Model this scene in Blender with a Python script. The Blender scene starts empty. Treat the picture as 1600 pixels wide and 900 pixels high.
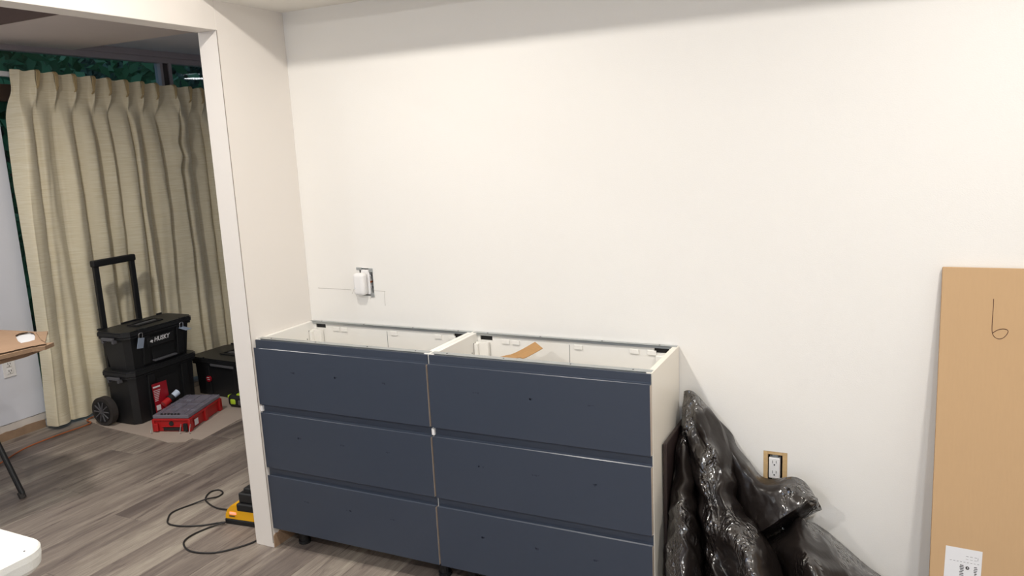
import bpy, bmesh, math, random
from mathutils import Vector, Matrix, noise
random.seed(7)
PI = math.pi
C = bpy.context.scene.collection
SC = bpy.context.scene

# ------------------------------------------------------------------ camera
RR = [[0.8991446209, 0.4350841662, -0.0472015682], [0.0374015394, -0.1838503045, -0.9822425433], [-0.4360505424, 0.8814197830, -0.1815808300]]
CAM = Vector((2.1424998, -2.4562484, 1.5167573)); FPX = 1220.053
cam = bpy.data.cameras.new('camera'); co = bpy.data.objects.new('camera', cam); C.objects.link(co)
cam.lens = FPX / 1600 * 36; cam.sensor_width = 36; cam.clip_start = 0.02; cam.clip_end = 200
m = Matrix([[RR[0][i], -RR[1][i], -RR[2][i]] for i in range(3)])
co.matrix_world = Matrix.Translation(CAM) @ m.to_4x4()
SC.camera = co

def at(u, v, ax, val):
    """world point seen at photo pixel (u,v) on the plane axis=val"""
    a = (u - 800) / FPX; b = (v - 450) / FPX
    d = Vector([RR[0][i] * a + RR[1][i] * b + RR[2][i] for i in range(3)])
    t = (val - CAM[ax]) / d[ax]
    return CAM + d * t

# ------------------------------------------------------------------ world, light, exposure
W = bpy.data.worlds.new('world'); SC.world = W; W.use_nodes = True
W.node_tree.nodes['Background'].inputs[0].default_value = (0.42, 0.60, 0.80, 1)
W.node_tree.nodes['Background'].inputs[1].default_value = 0.75
SC.view_settings.view_transform = 'Standard'; SC.view_settings.look = 'None'
SC.view_settings.exposure = -0.18; SC.view_settings.gamma = 1.0
try: SC.view_settings.use_curve_mapping = False
except Exception: pass

def lamp(name, loc, power, size, col, rot=(0, 0, 0)):
    l = bpy.data.lights.new(name, 'AREA'); l.shape = 'DISK'; l.size = size; l.energy = power; l.color = col
    o = bpy.data.objects.new(name, l); C.objects.link(o); o.location = loc; o.rotation_euler = rot
    return o
WARM = (1.0, 0.945, 0.875); NEUT = (1.0, 0.965, 0.925); DAY = (0.90, 0.95, 1.0); COOL = (0.80, 0.90, 1.0)
KITCHEN_LIGHTS = [(0.70, -1.07, 2.40, 19, WARM), (2.62, -1.07, 2.40, 21, NEUT), (0.70, -2.85, 2.40, 32, NEUT), (2.62, -2.85, 2.40, 32, DAY)]
for x, y, z, pw, col in KITCHEN_LIGHTS: lamp('downlight_lamp', (x, y, z - 0.012), pw, 0.13, col)
FAR_LIGHTS = [(-1.33, 2.77, 2.235, 9, COOL), (-1.12, -0.62, 2.16, 25, WARM), (-1.60, -2.60, 2.62, 12, DAY)]  # first is mirrored in the clerestory; last two are added to brighten the room
for x, y, z, pw, col in FAR_LIGHTS: lamp('far_room_lamp', (x, y, z - 0.012), pw, 0.16, col)

# ------------------------------------------------------------------ materials
def srgb(r, g, b):
    f = lambda c: (c / 255 / 12.92) if c <= 10 else ((c / 255 + 0.055) / 1.055) ** 2.4
    return (f(r), f(g), f(b), 1)
def mat(name, col, rough=0.6, metal=0.0, spec=0.5, bump=0, bscale=200, var=0, vscale=8, coat=0, aniso=None, trans=0):
    M = bpy.data.materials.new(name); M.use_nodes = True; nt = M.node_tree; N = nt.nodes; L = nt.links
    B = N['Principled BSDF']
    B.inputs['Base Color'].default_value = col; B.inputs['Roughness'].default_value = rough
    B.inputs['Metallic'].default_value = metal; B.inputs['Specular IOR Level'].default_value = spec
    B.inputs['Coat Weight'].default_value = coat
    tc = N.new('ShaderNodeTexCoord')
    src = tc.outputs['Object']
    if aniso:
        mp = N.new('ShaderNodeMapping'); mp.inputs['Scale'].default_value = aniso; L.new(src, mp.inputs[0]); src = mp.outputs[0]
    n = N.new('ShaderNodeTexNoise'); n.inputs['Scale'].default_value = vscale; n.inputs['Detail'].default_value = 5
    L.new(src, n.inputs['Vector'])
    v = var if var else 0.03
    r = N.new('ShaderNodeMapRange'); r.inputs[3].default_value = 1 - v; r.inputs[4].default_value = 1 + v
    L.new(n.outputs['Fac'], r.inputs[0])
    mx = N.new('ShaderNodeVectorMath'); mx.operation = 'SCALE'; mx.inputs[0].default_value = col[:3]
    L.new(r.outputs[0], mx.inputs['Scale']); L.new(mx.outputs[0], B.inputs['Base Color'])
    if bump:
        n2 = N.new('ShaderNodeTexNoise'); n2.inputs['Scale'].default_value = bscale; n2.inputs['Detail'].default_value = 4
        L.new(src, n2.inputs['Vector'])
        b = N.new('ShaderNodeBump'); b.inputs['Strength'].default_value = bump; b.inputs['Distance'].default_value = 0.002
        L.new(n2.outputs['Fac'], b.inputs['Height']); L.new(b.outputs[0], B.inputs['Normal'])
    return M

def emit(name, col, s):
    M = bpy.data.materials.new(name); M.use_nodes = True; nt = M.node_tree
    B = nt.nodes['Principled BSDF']; B.inputs['Base Color'].default_value = col
    B.inputs['Emission Color'].default_value = col; B.inputs['Emission Strength'].default_value = s
    return M

M_wall = mat('white_wall_paint', srgb(241, 238, 232), 0.62, bump=0.18, bscale=260, var=0.012, vscale=1.5)
M_wallL = mat('white_header_paint', srgb(234, 228, 221), 0.62, bump=0.14, bscale=260, var=0.012, vscale=2)
M_ceil = mat('ceiling_paint', srgb(236, 232, 224), 0.8, bump=0.1, bscale=200)
M_far = mat('cool_white_paint', srgb(222, 224, 232), 0.7, bump=0.12, bscale=200, var=0.03)
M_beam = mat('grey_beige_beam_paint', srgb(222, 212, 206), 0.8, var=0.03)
M_beamshade = mat('shaded_beam_face', srgb(112, 94, 86), 0.8, var=0.03)  # shade on the beam's near face, put into a darker brown
M_farceil = mat('far_ceiling_paint', srgb(214, 216, 224), 0.8)
M_white = mat('white_melamine', srgb(243, 240, 233), 0.35, var=0.01)
M_side = mat('white_melamine_side', srgb(240, 233, 220), 0.35, var=0.01)
M_zinc = mat('zinc_rail', srgb(186, 190, 190), 0.38, metal=0.8, var=0.04)
M_navy = mat('navy_lacquer', srgb(57, 65, 79), 0.30, spec=0.55, var=0.015, vscale=3, bump=0.01, bscale=60)
M_edge = mat('pale_edge_band', srgb(196, 180, 165), 0.4)
M_smudge = mat('faint_pencil_smudge', srgb(44, 50, 66), 0.5)
M_black = mat('black_plastic', srgb(26, 27, 29), 0.42, bump=0.25, bscale=700, var=0.1)
M_blackm = mat('black_matte', srgb(20, 21, 23), 0.6, var=0.08)
M_rubber = mat('dark_grey_rubber', srgb(52, 48, 46), 0.75, bump=0.5, bscale=160, var=0.15)
M_grey = mat('mid_grey_plastic', srgb(86, 86, 90), 0.5)
M_chrome = mat('chrome', srgb(205, 208, 212), 0.2, metal=0.9)
M_tag = mat('pale_blue_steel', srgb(176, 192, 214), 0.35, metal=0.35)
M_red = mat('red_plastic', srgb(176, 30, 32), 0.4, var=0.06)
M_redd = mat('dark_red_card', srgb(150, 22, 36), 0.35)
M_yellow = mat('yellow_plastic', srgb(238, 176, 22), 0.4)
M_lime = mat('lime_green_rubber', srgb(176, 206, 50), 0.5)
M_print = mat('white_print', srgb(226, 226, 228), 0.5)
M_dkprint = mat('dark_ink', srgb(62, 58, 58), 0.6)
M_ink = mat('brown_black_marker', srgb(84, 50, 34), 0.6)
M_pencil = mat('pencil_line', srgb(168, 162, 152), 0.8)
M_card = mat('kraft_cardboard', srgb(194, 160, 120), 0.85, var=0.03, vscale=30, bump=0.1, bscale=90, aniso=(6, 6, 0.6))
M_cardd = mat('worn_cardboard', srgb(160, 130, 104), 0.85, var=0.1, vscale=14, bump=0.2, bscale=120)
M_cardedge = mat('torn_corrugated_edge', srgb(156, 128, 102), 0.9, var=0.25, vscale=120, bump=0.6, bscale=300)
M_sheet = mat('floor_protection_card', srgb(172, 158, 146), 0.9, var=0.06, vscale=9, bump=0.1, bscale=80)
M_osb = mat('raw_gypsum_and_wood', srgb(204, 172, 124), 0.9, var=0.22, vscale=90, bump=0.5, bscale=160)
M_rough = mat('old_brown_base_line', srgb(150, 124, 100), 0.9, var=0.22, vscale=22, bump=0.5, bscale=90)
M_plaster = mat('pale_plaster_strip', srgb(214, 206, 198), 0.85, var=0.05, vscale=18)
M_beadline = mat('bead_crack_line', srgb(150, 140, 130), 0.8)
M_frame = mat('grey_window_frame', srgb(168, 158, 162), 0.5)
M_wood = mat('dark_brown_wood', srgb(74, 56, 46), 0.55, var=0.15, vscale=20, aniso=(1, 8, 8))
M_darkboard = mat('dark_brown_board', srgb(52, 40, 38), 0.45, var=0.06)
M_cordblk = mat('black_cord_rubber', srgb(30, 28, 28), 0.5)
M_orange = mat('orange_cord_rubber', srgb(166, 92, 52), 0.5)
M_plastic = mat('white_receptacle_plastic', srgb(238, 236, 234), 0.35)
M_tabletop = mat('white_hdpe', srgb(240, 240, 234), 0.45, bump=0.2, bscale=500, var=0.02, vscale=5)
M_tableside = mat('white_hdpe_rim', srgb(238, 228, 212), 0.5, var=0.02)
M_dark = mat('dark_void', srgb(34, 32, 31), 0.8)
M_leaf = mat('leaf_green', srgb(66, 118, 76), 0.6, var=0.35, vscale=1.2)
M_leafd = mat('leaf_dark_green', srgb(44, 78, 62), 0.6, var=0.35, vscale=1.2)
M_bark = mat('bark', srgb(70, 58, 48), 0.9)
M_lawn = mat('lawn', srgb(60, 96, 60), 0.9, var=0.3, vscale=6)
M_ledred = emit('red_indicator', (1.0, 0.22, 0.14, 1), 1.6)
M_lamp = emit('lamp_diffuser', (1.0, 0.95, 0.88, 1), 14)
M_lampc = emit('lamp_diffuser_cool', (0.92, 0.96, 1.0, 1), 22)

def clear_plastic():
    M = bpy.data.materials.new('smoky_clear_plastic'); M.use_nodes = True; nt = M.node_tree; N = nt.nodes; L = nt.links
    out = N['Material Output']; N.remove(N['Principled BSDF'])
    t = N.new('ShaderNodeBsdfTransparent'); t.inputs[0].default_value = (0.80, 0.80, 0.86, 1)
    p = N.new('ShaderNodeBsdfPrincipled'); p.inputs['Base Color'].default_value = srgb(150, 146, 158); p.inputs['Roughness'].default_value = 0.25
    mx = N.new('ShaderNodeMixShader'); mx.inputs[0].default_value = 0.55
    L.new(t.outputs[0], mx.inputs[1]); L.new(p.outputs[0], mx.inputs[2]); L.new(mx.outputs[0], out.inputs[0]); return M
M_clear = clear_plastic()
def window_glass():
    M = bpy.data.materials.new('window_glass'); M.use_nodes = True; nt = M.node_tree; N = nt.nodes; L = nt.links
    out = N['Material Output']; N.remove(N['Principled BSDF'])
    t = N.new('ShaderNodeBsdfTransparent'); t.inputs[0].default_value = (0.80, 0.88, 0.90, 1)
    g = N.new('ShaderNodeBsdfGlossy'); g.inputs['Roughness'].default_value = 0.01
    f = N.new('ShaderNodeFresnel'); f.inputs[0].default_value = 1.6
    ge = N.new('ShaderNodeNewGeometry'); sb = N.new('ShaderNodeMath'); sb.operation = 'SUBTRACT'; sb.inputs[0].default_value = 1; L.new(ge.outputs['Backfacing'], sb.inputs[1])
    ml = N.new('ShaderNodeMath'); ml.operation = 'MULTIPLY'; L.new(f.outputs[0], ml.inputs[0]); L.new(sb.outputs[0], ml.inputs[1])
    mx = N.new('ShaderNodeMixShader'); L.new(ml.outputs[0], mx.inputs[0])
    L.new(t.outputs[0], mx.inputs[1]); L.new(g.outputs[0], mx.inputs[2]); L.new(mx.outputs[0], out.inputs[0]); return M
M_glass = window_glass()

def bag_mat():
    M = bpy.data.materials.new('black_polythene'); M.use_nodes = True; nt = M.node_tree; N = nt.nodes; L = nt.links
    B = N['Principled BSDF']; B.inputs['Base Color'].default_value = srgb(35, 30, 28)
    B.inputs['Roughness'].default_value = 0.30; B.inputs['Specular IOR Level'].default_value = 0.26
    B.inputs['Coat Roughness'].default_value = 0.13; B.inputs['Coat IOR'].default_value = 2.1
    tc = N.new('ShaderNodeTexCoord')
    mp = N.new('ShaderNodeMapping'); mp.inputs['Scale'].default_value = (1, 1, 0.45); mp.inputs['Rotation'].default_value = (0, 0.25, 0); L.new(tc.outputs['Object'], mp.inputs[0])
    msk = N.new('ShaderNodeTexNoise'); msk.inputs['Scale'].default_value = 5.5; msk.inputs['Detail'].default_value = 2; mq = N.new('ShaderNodeMapping'); mq.inputs['Scale'].default_value = (2.2, 1, 0.7); mq.inputs['Location'].default_value = (3.1, 0, 1.4); L.new(tc.outputs['Object'], mq.inputs[0]); L.new(mq.outputs[0], msk.inputs['Vector'])
    mr = N.new('ShaderNodeMapRange'); mr.inputs[1].default_value = 0.50; mr.inputs[2].default_value = 0.60; mr.inputs[3].default_value = 0.04; mr.inputs[4].default_value = 1.0; L.new(msk.outputs['Fac'], mr.inputs[0])
    cw = N.new('ShaderNodeMapRange'); cw.inputs[1].default_value = 0.46; cw.inputs[2].default_value = 0.58; cw.inputs[3].default_value = 0.03; cw.inputs[4].default_value = 1.0; L.new(msk.outputs['Fac'], cw.inputs[0]); L.new(cw.outputs[0], B.inputs['Coat Weight'])
    wn = N.new('ShaderNodeTexNoise'); wn.inputs['Scale'].default_value = 14; wn.inputs['Detail'].default_value = 3; L.new(tc.outputs['Object'], wn.inputs['Vector'])
    ws = N.new('ShaderNodeVectorMath'); ws.operation = 'SCALE'; ws.inputs['Scale'].default_value = 0.05; L.new(wn.outputs['Color'], ws.inputs[0])
    wa = N.new('ShaderNodeVectorMath'); wa.operation = 'ADD'; L.new(mp.outputs[0], wa.inputs[0]); L.new(ws.outputs[0], wa.inputs[1])
    def crinkle(sc):
        n = N.new('ShaderNodeTexVoronoi'); n.feature = 'F1'; n.inputs['Scale'].default_value = sc; L.new(wa.outputs[0], n.inputs['Vector']); return n
    n1 = crinkle(26); n2 = crinkle(78)
    b1 = N.new('ShaderNodeBump'); b1.inputs['Distance'].default_value = 0.014; L.new(mr.outputs[0], b1.inputs['Strength']); L.new(n1.outputs['Distance'], b1.inputs['Height'])
    b2 = N.new('ShaderNodeBump'); b2.inputs['Distance'].default_value = 0.008; L.new(mr.outputs[0], b2.inputs['Strength']); L.new(n2.outputs['Distance'], b2.inputs['Height'])
    L.new(b1.outputs[0], b2.inputs['Normal']); L.new(b2.outputs[0], B.inputs['Normal']); L.new(b2.outputs[0], B.inputs['Coat Normal'])
    return M
M_bag = bag_mat()

def plank_mat():
    M = bpy.data.materials.new('grey_brown_oak_vinyl'); M.use_nodes = True; nt = M.node_tree; N = nt.nodes; L = nt.links
    B = N['Principled BSDF']; B.inputs['Roughness'].default_value = 0.48; B.inputs['Specular IOR Level'].default_value = 0.35
    tc = N.new('ShaderNodeTexCoord'); oi = N.new('ShaderNodeObjectInfo')
    ml = N.new('ShaderNodeMath'); ml.operation = 'MULTIPLY'; ml.inputs[1].default_value = 57.0; L.new(oi.outputs['Random'], ml.inputs[0])
    cb = N.new('ShaderNodeCombineXYZ'); L.new(ml.outputs[0], cb.inputs[0]); L.new(ml.outputs[0], cb.inputs[1]); L.new(ml.outputs[0], cb.inputs[2])
    ad = N.new('ShaderNodeVectorMath'); ad.operation = 'ADD'; L.new(tc.outputs['Object'], ad.inputs[0]); L.new(cb.outputs[0], ad.inputs[1])
    def nz(scale, vec, det=5, dist=0.0, rough=0.55):
        mp = N.new('ShaderNodeMapping'); mp.inputs['Scale'].default_value = vec; L.new(ad.outputs[0], mp.inputs[0])
        n = N.new('ShaderNodeTexNoise'); n.inputs['Scale'].default_value = scale; n.inputs['Detail'].default_value = det
        n.inputs['Distortion'].default_value = dist; n.inputs['Roughness'].default_value = rough; L.new(mp.outputs[0], n.inputs['Vector']); return n
    broad = nz(2.2, (5, 0.42, 1), 4, 0.9)
    grain = nz(8, (11, 0.34, 1), 6, 1.6, 0.62)
    fine = nz(60, (6, 0.35, 1), 3, 0.2)
    knots = nz(3.4, (3.6, 0.5, 1), 3, 2.4)
    r = N.new('ShaderNodeValToRGB'); e = r.color_ramp.elements
    e[0].position = 0.28; e[0].color = srgb(96, 86, 82); e[1].position = 0.72; e[1].color = srgb(174, 164, 150)
    x = e.new(0.5); x.color = srgb(134, 123, 114)
    a1 = N.new('ShaderNodeMath'); a1.operation = 'MULTIPLY_ADD'; L.new(broad.outputs['Fac'], a1.inputs[0]); a1.inputs[1].default_value = 0.75
    m2 = N.new('ShaderNodeMath'); m2.operation = 'MULTIPLY'; L.new(grain.outputs['Fac'], m2.inputs[0]); m2.inputs[1].default_value = 0.34
    L.new(m2.outputs[0], a1.inputs[2])
    a2 = N.new('ShaderNodeMath'); a2.operation = 'MULTIPLY_ADD'; L.new(oi.outputs['Random'], a2.inputs[0]); a2.inputs[1].default_value = 0.16; L.new(a1.outputs[0], a2.inputs[2])
    s3 = N.new('ShaderNodeMath'); s3.operation = 'SUBTRACT'; L.new(a2.outputs[0], s3.inputs[0]); s3.inputs[1].default_value = 0.14
    L.new(s3.outputs[0], r.inputs[0])
    # dark heart streaks
    rk = N.new('ShaderNodeMapRange'); rk.inputs[1].default_value = 0.54; rk.inputs[2].default_value = 0.66; rk.inputs[3].default_value = 0; rk.inputs[4].default_value = 0.85
    L.new(knots.outputs['Fac'], rk.inputs[0])
    gk = N.new('ShaderNodeMapRange'); gk.inputs[1].default_value = 0.42; gk.inputs[2].default_value = 0.58; L.new(grain.outputs['Fac'], gk.inputs[0])
    mk = N.new('ShaderNodeMath'); mk.operation = 'MULTIPLY'; L.new(rk.outputs[0], mk.inputs[0]); L.new(gk.outputs[0], mk.inputs[1])
    mx = N.new('ShaderNodeMix'); mx.data_type = 'RGBA'; L.new(mk.outputs[0], mx.inputs[0]); L.new(r.outputs[0], mx.inputs[6]); mx.inputs[7].default_value = srgb(84, 72, 70)
    fr = N.new('ShaderNodeMapRange'); fr.inputs[1].default_value = 0.3; fr.inputs[2].default_value = 0.7; fr.inputs[3].default_value = 0.84; fr.inputs[4].default_value = 1.10; L.new(fine.outputs['Fac'], fr.inputs[0])
    sc = N.new('ShaderNodeVectorMath'); sc.operation = 'SCALE'; L.new(mx.outputs[2], sc.inputs[0]); L.new(fr.outputs[0], sc.inputs['Scale'])
    L.new(sc.outputs[0], B.inputs['Base Color'])
    b = N.new('ShaderNodeBump'); b.inputs['Strength'].default_value = 0.25; b.inputs['Distance'].default_value = 0.001; L.new(grain.outputs['Fac'], b.inputs['Height']); L.new(b.outputs[0], B.inputs['Normal'])
    return M
M_plank = plank_mat()

def curtain_mat():
    M = bpy.data.materials.new('cream_slub_fabric'); M.use_nodes = True; nt = M.node_tree; N = nt.nodes; L = nt.links
    B = N['Principled BSDF']; B.inputs['Roughness'].default_value = 0.6; B.inputs['Specular IOR Level'].default_value = 0.3
    B.inputs['Sheen Weight'].default_value = 0.25
    tc = N.new('ShaderNodeTexCoord'); mp = N.new('ShaderNodeMapping'); mp.inputs['Scale'].default_value = (6, 6, 260); L.new(tc.outputs['Object'], mp.inputs[0])
    n = N.new('ShaderNodeTexNoise'); n.inputs['Scale'].default_value = 1.6; n.inputs['Detail'].default_value = 4; L.new(mp.outputs[0], n.inputs['Vector'])
    r = N.new('ShaderNodeValToRGB'); e = r.color_ramp.elements
    e[0].position = 0.32; e[0].color = srgb(216, 204, 170); e[1].position = 0.66; e[1].color = srgb(234, 226, 202)
    L.new(n.outputs['Fac'], r.inputs[0]); L.new(r.outputs[0], B.inputs['Base Color'])
    b = N.new('ShaderNodeBump'); b.inputs['Strength'].default_value = 0.3; b.inputs['Distance'].default_value = 0.001; L.new(n.outputs['Fac'], b.inputs['Height']); L.new(b.outputs[0], B.inputs['Normal'])
    return M
M_curt = curtain_mat()
M_pleat = mat('pleat_thread_brown', srgb(190, 168, 124), 0.6)

# ------------------------------------------------------------------ builders
def root_of(p):
    """world location of the frame a mesh child of p lives in"""
    o = Matrix.Identity(4)
    chain = []
    while p is not None: chain.append(p); p = p.parent
    for q in reversed(chain): o = o @ q.matrix_basis
    return o
def link(name, me, mt, parent=None, world=True):
    if world and parent is not None: me.transform(root_of(parent).inverted())
    if mt is not None and not len(me.materials): me.materials.append(mt)
    o = bpy.data.objects.new(name, me); C.objects.link(o)
    if parent is not None: o.parent = parent
    return o
def fin(name, bm, mt, parent=None, smooth=False, world=True, kind=None):
    bmesh.ops.recalc_face_normals(bm, faces=bm.faces)
    me = bpy.data.meshes.new(name); bm.to_mesh(me); bm.free()
    if smooth:
        for p in me.polygons: p.use_smooth = True
    o = link(name, me, mt, parent, world)
    if kind: o['kind'] = kind
    return o
def bx(bm, x0, x1, y0, y1, z0, z1, bev=0.0, seg=2, M=None):
    r = bmesh.ops.create_cube(bm, size=1)
    vs = r['verts']
    for v in vs: v.co = Vector(((x0 + x1) / 2 + v.co.x * (x1 - x0), (y0 + y1) / 2 + v.co.y * (y1 - y0), (z0 + z1) / 2 + v.co.z * (z1 - z0)))
    if bev:
        es = list({e for v in vs for e in v.link_edges})
        r2 = bmesh.ops.bevel(bm, geom=es, offset=bev, segments=seg, affect='EDGES', profile=0.5)
        vs = r2['verts'] + [v for v in vs if v.is_valid]; vs = list({v for v in vs if v.is_valid})
    if M is not None:
        for v in vs: v.co = M @ v.co
    return vs
def box(name, x0, x1, y0, y1, z0, z1, mt, parent=None, bev=0.0, seg=2, M=None, world=True, smooth=False):
    bm = bmesh.new(); bx(bm, x0, x1, y0, y1, z0, z1, bev, seg, M)
    return fin(name, bm, mt, parent, smooth, world)
def cyl(bm, p0, p1, r0, r1=None, n=16, caps=True):
    p0 = Vector(p0); p1 = Vector(p1); r1 = r0 if r1 is None else r1
    d = (p1 - p0).normalized(); a = d.orthogonal().normalized(); b = d.cross(a)
    A = [bm.verts.new(p0 + (a * math.cos(2 * PI * i / n) + b * math.sin(2 * PI * i / n)) * r0) for i in range(n)]
    B = [bm.verts.new(p1 + (a * math.cos(2 * PI * i / n) + b * math.sin(2 * PI * i / n)) * r1) for i in range(n)]
    for i in range(n): bm.faces.new((A[i], A[(i + 1) % n], B[(i + 1) % n], B[i]))
    if caps: bm.faces.new(A[::-1]); bm.faces.new(B)
    return A + B
def spline(pts, n):
    out = []; P = [Vector(p) for p in pts]
    for i in range(len(P) - 1):
        p0 = P[max(i - 1, 0)]; p1 = P[i]; p2 = P[i + 1]; p3 = P[min(i + 2, len(P) - 1)]
        for k in range(n):
            t = k / n
            out.append(0.5 * ((2 * p1) + (p2 - p0) * t + (2 * p0 - 5 * p1 + 4 * p2 - p3) * t * t + (3 * p1 - p0 - 3 * p2 + p3) * t ** 3))
    out.append(P[-1]); return out
def tube(bm, pts, r, n=8):
    rings = []
    up = Vector((0.1, 0.05, 1)).normalized()
    for i, p in enumerate(pts):
        d = (pts[min(i + 1, len(pts) - 1)] - pts[max(i - 1, 0)]).normalized()
        a = d.cross(up)
        if a.length < 1e-4: a = d.orthogonal()
        a.normalize(); b = a.cross(d)
        rings.append([bm.verts.new(p + (a * math.cos(2 * PI * k / n) + b * math.sin(2 * PI * k / n)) * r) for k in range(n)])
    for A, B in zip(rings, rings[1:]):
        for k in range(n): bm.faces.new((A[k], A[(k + 1) % n], B[(k + 1) % n], B[k]))
    bm.faces.new(rings[0][::-1]); bm.faces.new(rings[-1])
def prism(bm, poly, ax, a0, a1):
    """extrude a 2-D polygon along axis ax from a0 to a1 (poly gives the two other coords in order)"""
    def P(p, a):
        c = list(p); c.insert(ax, a); return Vector(c)
    A = [bm.verts.new(P(p, a0)) for p in poly]; B = [bm.verts.new(P(p, a1)) for p in poly]
    n = len(poly)
    for i in range(n): bm.faces.new((A[i], A[(i + 1) % n], B[(i + 1) % n], B[i]))
    bm.faces.new(A[::-1]); bm.faces.new(B)
    return A + B
def thing(name, label, cat, loc=(0, 0, 0), rotz=0, group=None):
    o = bpy.data.objects.new(name, None); C.objects.link(o); o.empty_display_size = 0.1
    o.location = loc; o.rotation_euler = (0, 0, rotz); return tag(o, label, cat, group)
def tag(o, label, cat, group=None, kind=None):
    o['label'] = label; o['category'] = cat
    if group: o['group'] = group
    if kind: o['kind'] = kind
    return o
def struct(o, label=None, cat=None):
    o['kind'] = 'structure'
    if label: o['label'] = label
    if cat: o['category'] = cat
    return o
def text(name, body, size, M, mt, parent, ext=0.0004, shear=0.0, sx=1.0, bold=0.0):
    cu = bpy.data.curves.new(name, 'FONT'); cu.body = body; cu.size = size; cu.extrude = ext; cu.shear = shear; cu.offset = bold
    cu.align_x = 'LEFT'; cu.align_y = 'BOTTOM'; cu.resolution_u = 3
    t = bpy.data.objects.new(name, cu); C.objects.link(t)
    me = bpy.data.meshes.new_from_object(t); bpy.data.objects.remove(t)
    me.transform(Matrix.Diagonal((sx, 1, 1, 1))); me.transform(M)
    me.materials.clear()
    return link(name, me, mt, parent, True)

# ------------------------------------------------------------------ the setting
YS = -0.345      # front face of the wall end
XR, YB, XF = 4.1, -4.2, -2.33
HC = 2.053       # lowered ceiling band over the cabinets
floor = struct(box('floor', XF - 0.13, XR, YB, 4.7, -0.08, -0.008, M_dark), 'grey-brown wood-look plank floor running through both rooms', 'floor')
PW, PL = 0.181, 1.22
pbm = {}
def plank_mesh(w, l):
    k = (round(w, 3), round(l, 3))
    if k not in pbm:
        bm = bmesh.new(); b = 0.0016; g = 0.0003; t = 0.008
        lo = [bm.verts.new(c) for c in ((g, g, -t), (w - g, g, -t), (w - g, l - g, -t), (g, l - g, -t))]
        mi = [bm.verts.new(c) for c in ((g, g, -b), (w - g, g, -b), (w - g, l - g, -b), (g, l - g, -b))]
        hi = [bm.verts.new(c) for c in ((g + b, g + b, 0), (w - g - b, g + b, 0), (w - g - b, l - g - b, 0), (g + b, l - g - b, 0))]
        for A, B in ((lo, mi), (mi, hi)):
            for i in range(4): bm.faces.new((A[i], A[(i + 1) % 4], B[(i + 1) % 4], B[i]))
        bm.faces.new(hi); bm.faces.new(lo[::-1])
        bmesh.ops.recalc_face_normals(bm, faces=bm.faces)
        me = bpy.data.meshes.new('plank'); bm.to_mesh(me); bm.free(); me.materials.append(M_plank); pbm[k] = me
    return pbm[k]
row = 0; x = XF
while x < XR - 0.01:
    w = min(PW, XR - x)
    y = -4.2 - (row * 0.437) % PL
    ye = 2.3 if x < -0.05 else 0.0
    while y < ye - 0.02:
        y0 = max(y, YB); y1 = min(y + PL, ye)
        if y1 - y0 > 0.03:
            o = bpy.data.objects.new('plank', plank_mesh(w, y1 - y0)); C.objects.link(o); o.parent = floor; o.location = (x, y0, 0)
        y += PL
    x += PW; row += 1
struct(box('floor', XF - 0.13, -0.09, 2.3, 4.6, -0.008, 0.0, M_plank), 'far strip of plank floor behind the back wall', 'floor')

# back wall of the kitchen with a true hole for the lower receptacle and for the upper box
def wall_with_holes(name, x0, x1, z0, z1, y0, y1, holes, mt):
    xs = sorted({x0, x1} | {h[0] for h in holes} | {h[1] for h in holes}); zs = sorted({z0, z1} | {h[2] for h in holes} | {h[3] for h in holes})
    bm = bmesh.new(); V = {}
    def vt(i, j, y):
        k = (i, j, y)
        if k not in V: V[k] = bm.verts.new((xs[i], y, zs[j]))
        return V[k]
    def solid(i, j):
        if i < 0 or j < 0 or i >= len(xs) - 1 or j >= len(zs) - 1: return False
        cx = (xs[i] + xs[i + 1]) / 2; cz = (zs[j] + zs[j + 1]) / 2
        return not any(h[0] < cx < h[1] and h[2] < cz < h[3] for h in holes)
    for i in range(len(xs) - 1):
        for j in range(len(zs) - 1):
            if not solid(i, j): continue
            for y in (y0, y1): bm.faces.new((vt(i, j, y), vt(i + 1, j, y), vt(i + 1, j + 1, y), vt(i, j + 1, y)))
            for di, dj, a, b in ((-1, 0, (0, 0), (0, 1)), (1, 0, (1, 0), (1, 1)), (0, -1, (0, 0), (1, 0)), (0, 1, (0, 1), (1, 1))):
                if not solid(i + di, j + dj):
                    bm.faces.new((vt(i + a[0], j + a[1], y0), vt(i + b[0], j + b[1], y0), vt(i + b[0], j + b[1], y1), vt(i + a[0], j + a[1], y1)))
    return fin(name, bm, mt)
UB = (0.262, 0.326, 0.955, 1.066)     # upper electrical box opening
LB = (1.796, 1.869, 0.402, 0.515)     # lower cut-out
struct(wall_with_holes('wall_back', -0.09, XR, 0.0, 2.46, 0.0, 0.12, [UB, LB], M_wall), 'white painted wall behind the drawer cabinets', 'wall')
struct(box('wall_left', -0.09, 0.0, YS, 0.0, 0.0, 2.46, M_wallL, bev=0.002), 'short white wall end between kitchen and next room', 'wall')
struct(box('wall_left_header', -0.09, 0.0, -3.4, YS, 1.953, 2.46, M_wallL, bev=0.002), 'white header over the wide opening', 'wall')
struct(box('wall_left_near', -0.09, 0.0, YB, -3.4, 0.0, 2.46, M_wallL), 'white wall on the near side of the opening', 'wall')
struct(box('wall_right', XR, XR + 0.1, YB, 0.12, 0.0, 2.46, M_wall), 'white wall on the right of the kitchen', 'wall')
struct(box('wall_front', XF - 0.1, XR + 0.1, YB - 0.1, YB, 0.0, 2.9, M_wall), 'white wall behind the camera', 'wall')
struct(box('ceiling', 0.0, XR, YB, -0.40, 2.43, 2.46, M_ceil), 'white kitchen ceiling', 'ceiling')
bm = bmesh.new(); bx(bm, 0.0, XR, -0.40, 0.0, HC, 2.43)
struct(fin('ceiling_soffit', bm, M_ceil), 'lowered white ceiling band above the cabinets', 'ceiling')
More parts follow.
